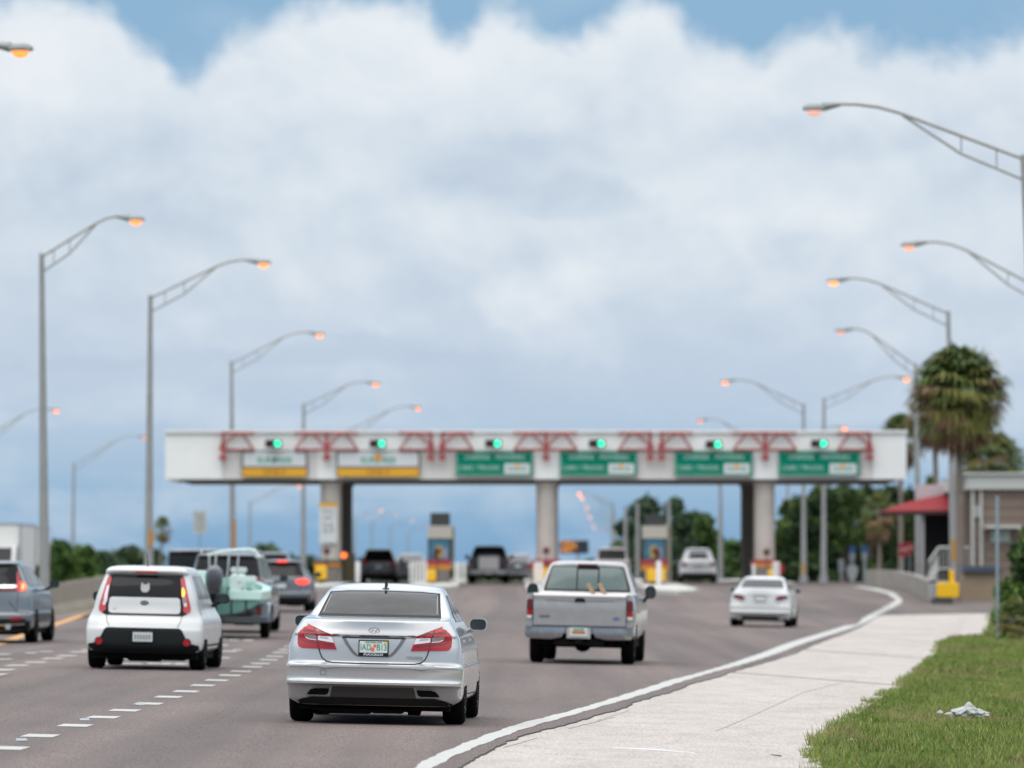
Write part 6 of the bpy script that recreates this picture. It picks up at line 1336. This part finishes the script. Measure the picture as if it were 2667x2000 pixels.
# palms
FR = [mat('frond_green', (.085, .135, .034), .55, 0, .4, var=.25, vscale=2), mat('frond_olive', (.150, .155, .042), .6, 0, .3, var=.25, vscale=2), mat('frond_brown', (.185, .118, .07), .8, 0, .2, var=.25, vscale=2)]
def palm(lab, px, vtop, vcrown, Y, rpx, n=60, seed=1, zb=None, ub=None, skirt=.5, name='palm_tree', big=False):
    rg = random.Random(seed); x = (px - 1333.5) / FPX * Y; xb_ = x if ub is None else (ub - 1333.5) / FPX * Y; z0 = ground(xb_, Y) if zb is None else zb; zc = P(px, vcrown, Y).z - z0; Rr = rpx / FPX * Y
    up_h = P(px, vtop, Y).z - z0 - zc
    r = thing(name, lab, 'palm tree', (xb_, Y, z0 - .05), (0, 0, 0), 'palm trees'); dx = x - xb_
    b = MB(); ts = min(1, Rr / 1.9); b.tube([(0, 0, 0), (dx * .3, 0, zc * .4), (dx, 0, zc + .1)], [.19 * ts, .16 * ts, .15 * ts], 10)
    b.tube([(dx, 0, zc - Rr * .45), (dx, 0, zc + .2)], [.15 * ts, .26 * ts], 9); b.build('trunk', mat('palm_trunk', (.20, .165, .14), .9, var=.15, vscale=3), r, True)
    V = []; F = []; MI = []
    for k in range(n):
        q = k / n; el_ = R(86 - 160 * q ** .85 + rg.uniform(-9, 9)); az_ = k * 2.39996 + rg.uniform(-.3, .3); mi_ = 0 if q < .38 else (1 if q < .78 else 2)
        if rg.random() < .38: mi_ = min(2, mi_ + 1)
        if rg.random() < .15: mi_ = max(0, mi_ - 1)
        L1 = Rr * rg.uniform(.40, .62) * (1 - .45 * max(0, q - .5)); ls = 1 - .35 * max(0, q - .5); dirv = Vector((math.cos(az_) * math.cos(el_), math.sin(az_) * math.cos(el_), math.sin(el_) * (up_h / Rr if el_ > 0 else 1)))
        o = Vector((dx, 0, zc - max(0, q - .15) * Rr * (.45 if big else .5))); hub = o + dirv * L1 + Vector((0, 0, -.10 * L1)); side = dirv.cross(Vector((0, 0, 1)));
        if side.length < .1: side = Vector((1, 0, 0))
        side.normalize(); nrm = side.cross(dirv).normalized(); pw = .018
        i0 = len(V); V += [o - side * pw, o + side * pw, hub + side * pw, hub - side * pw]; F.append((i0, i0 + 1, i0 + 2, i0 + 3)); MI.append(mi_)
        nl = 15
        for j in range(nl):
            t = (j / (nl - 1) - .5) * 2; ang = t * R(105); ll = Rr * ls * (.62 - .16 * abs(t)) * rg.uniform(.85, 1.1); d2 = (dirv * math.cos(ang) + side * math.sin(ang) + nrm * .12 * abs(t)).normalized()
            wv = nrm.cross(d2).normalized() * ll * .05; m1 = hub + d2 * ll * .55; tip = hub + d2 * ll * .86 + Vector((0, 0, -ll * rg.uniform(.22, .45)))
            i0 = len(V); V += [hub, m1 - wv, m1 + wv, tip]; F += [(i0, i0 + 1, i0 + 3, i0 + 2)]; MI.append(mi_)
    fast_mesh('fronds', np.array([tuple(v) for v in V]), np.array(F), FR, r, np.array(MI)); return r
palm('tall full-crowned palm with hanging brown fronds in front of the plaza building', 2498, 884, 1000, 233, 140, 300, 2, ub=2500, big=True)
palm('palm with brown skirt partly hidden behind the left side of the tall palm', 2432, 960, 1062, 292, 86, 120, 5, ub=2444, big=True)
palm('small dark green palm above the right end of the canopy', 2346, 1062, 1132, 320, 74, 100, 7)
palm('palm behind the pale roof cornice at the right edge', 2582, 1118, 1185, 300, 108, 170, 9, big=True)
palm('small far palm with brown skirt, standing alone left of the canopy', 424, 1330, 1372, 345, 34, 46, 12, ub=417)
palm('low young palm among the trees left of the red roof', 2290, 1262, 1330, 312, 62, 50, 14)
# hedge at right edge
g = G(2655, 1640); x, Y = 14.6, 158.0
r = tree('leafy shrub with palm-like leaves at the right edge, behind the signpost', 2700, 1350, 250, 158, 15000, .20, LG, group='shrubs at the right edge', name='shrub', low=.05, cat='shrub')
palm('short bushy palmetto in front of the right edge shrub', 2635, 1520, 1605, 154, 56, 70, 21, ub=2640, name='palmetto')
# ================================================================== grass
def grass(name, n, y0, y1, hmin, hmax, edge=False):
    y = y0 + (y1 - y0) * RN.random(n) ** 1.35; gx = np.array([grs(v) for v in y]) + .06 * np.sin(y * 9) + .05 * np.sin(y * 3.3) ; right = y * .0885 + 6
    u = RN.random(n); x = gx + (right - gx) * u if not edge else gx + np.abs(RN.normal(size=n)) * .16 - .05
    ok = x < right; x, y = x[ok], y[ok]; n = len(x); patchy = .65 + .5 * np.sin(x * 1.9 + np.sin(y * .6) * 2) * np.sin(y * .45 + x)
    h = (hmin + (hmax - hmin) * RN.random(n)) * np.clip(patchy, .45, 1.25); z = np.array([ground(a, b_) for a, b_ in zip(x, y)]) - .03
    a = RN.random(n) * 6.283; wd = (.006 + .007 * RN.random(n)) * (y0 > 100 and 3 or 1); lx, ly = RN.normal(size=n) * .35 * h, RN.normal(size=n) * .35 * h
    V = np.stack([np.stack([x - np.cos(a) * wd, y - np.sin(a) * wd, z], 1), np.stack([x + np.cos(a) * wd, y + np.sin(a) * wd, z], 1), np.stack([x + lx, y + ly, z + h], 1)], 1).reshape(-1, 3)
    brown = (np.sin(x * 1.3 + 4) * np.sin(y * .31 + 1) > .45); mi_ = np.where(RN.random(n) < np.where(brown, .50, .12), 2, np.where(RN.random(n) < .5 + .38 * np.sin(x * 2.3 + y * .25) * np.sin(y * .7 - x), 0, 1))
    o = fast_mesh(name, V, np.arange(3 * n).reshape(n, 3), GM, None, mi_); o['kind'] = 'stuff'; return o
GM = [mat('grass_green', (.125, .190, .040), .7, 0, .15, var=.2, vscale=1.2), mat('grass_lime', (.200, .250, .062), .7, 0, .25, var=.2, vscale=1.2), mat('grass_dry', (.27, .22, .11), .8, 0, .2)]
grass('grass', 360000, 44, 150, .05, .13); grass('grass_edge', 9000, 44, 110, .05, .17, True); grass('far_grass', 80000, 105, 240, .06, .16)
b = MB(); rq = random.Random(8)
for px, py in ((2175, 1995), (2190, 1990), (2152, 1990), (2203, 1965), (2275, 1985), (2495, 1998), (2600, 1998), (2330, 1930), (2210, 1960), (2270, 1910), (2168, 1960), (2120, 1962), (2240, 1935)):
    g = G(px, py); h = rq.uniform(.16, .32); lx = rq.uniform(-.05, .05); b.tube([g, g + Vector((lx * .4, 0, h * .6)), g + Vector((lx, 0, h))], [.003, .002, .001], 4)
    for k in range(5): q = .6 + .08 * k; b.tube([g + Vector((lx * q, 0, h * q)), g + Vector((lx * q + rq.uniform(-.02, .02), 0, h * q + .02))], .002, 3)
o = b.build('grass_stalks', mat('stalk', (.22, .22, .10), .8)); o['kind'] = 'stuff'
# ================================================================== litter
def litter(lab, name, px, py, wpx, hpx, seed, m_, n=70):
    g = G(px, py); s_ = FPX / g.y; w_, h = wpx / s_ / 2, hpx / s_; rg = random.Random(seed); bm = bmesh.new(); bmesh.ops.create_icosphere(bm, subdivisions=4, radius=1)
    ph = [(Vector((rg.uniform(-1, 1), rg.uniform(-1, 1), rg.uniform(-1, 1))) * rg.uniform(3, 9), rg.uniform(0, 6)) for _ in range(9)]
    for v in bm.verts:
        k = 1 + .13 * sum(abs(math.sin(v.co.dot(f) + p)) - .6 for f, p in ph) ; c = v.co * k; tp = .55 + .45 * math.exp(-((c.x - .05) / .45) ** 2)
        v.co = Vector((c.x * w_, c.y * w_ * .55, max(-.02, (c.z + .35) * h * .62 * tp)))
    me = bpy.data.meshes.new(name); bm.to_mesh(me); bm.free(); me.materials.append(m_); o = bpy.data.objects.new(name, me); link(o); o.location = (g.x, g.y, g.z + .02); tag(o, lab, 'litter'); return o
litter('crumpled grey-white cloth lying in the grass at the right', 'crumpled_cloth', 2520, 1866, 98, 34, 3, mat('cloth_grey', (.36, .38, .36), .8, var=.35, vscale=14))
litter('small white scrap left of the crumpled cloth', 'paper_scrap', 2448, 1860, 16, 9, 6, mat('scrap_white', (.55, .57, .56), .8))
litter('flat white scrap in the grass near the sidewalk corner', 'paper_scrap', 2212, 1933, 38, 7, 7, mat('scrap_white', (.55, .57, .56), .8))
a, c = G(1594, 1949), G(1811, 1963); b = MB(); b.tube([a + Vector((0, 0, .012)), a.lerp(c, .5) + Vector((.0, .12, .015)), c + Vector((0, 0, .012))], [.003, .007, .003], 6); tag(b.build('plastic_strip', mat('strip_white', (.85, .88, .92), .5)), 'thin white plastic strip lying across the sidewalk', 'litter')
a, c = G(2007, 1967), G(2034, 1970); b = MB(); b.tube([a + Vector((0, 0, .012)), c + Vector((0, 0, .01))], [.004, .007], 6); tag(b.build('twig', BARK), 'small brown twig on the sidewalk near the grass', 'twig')
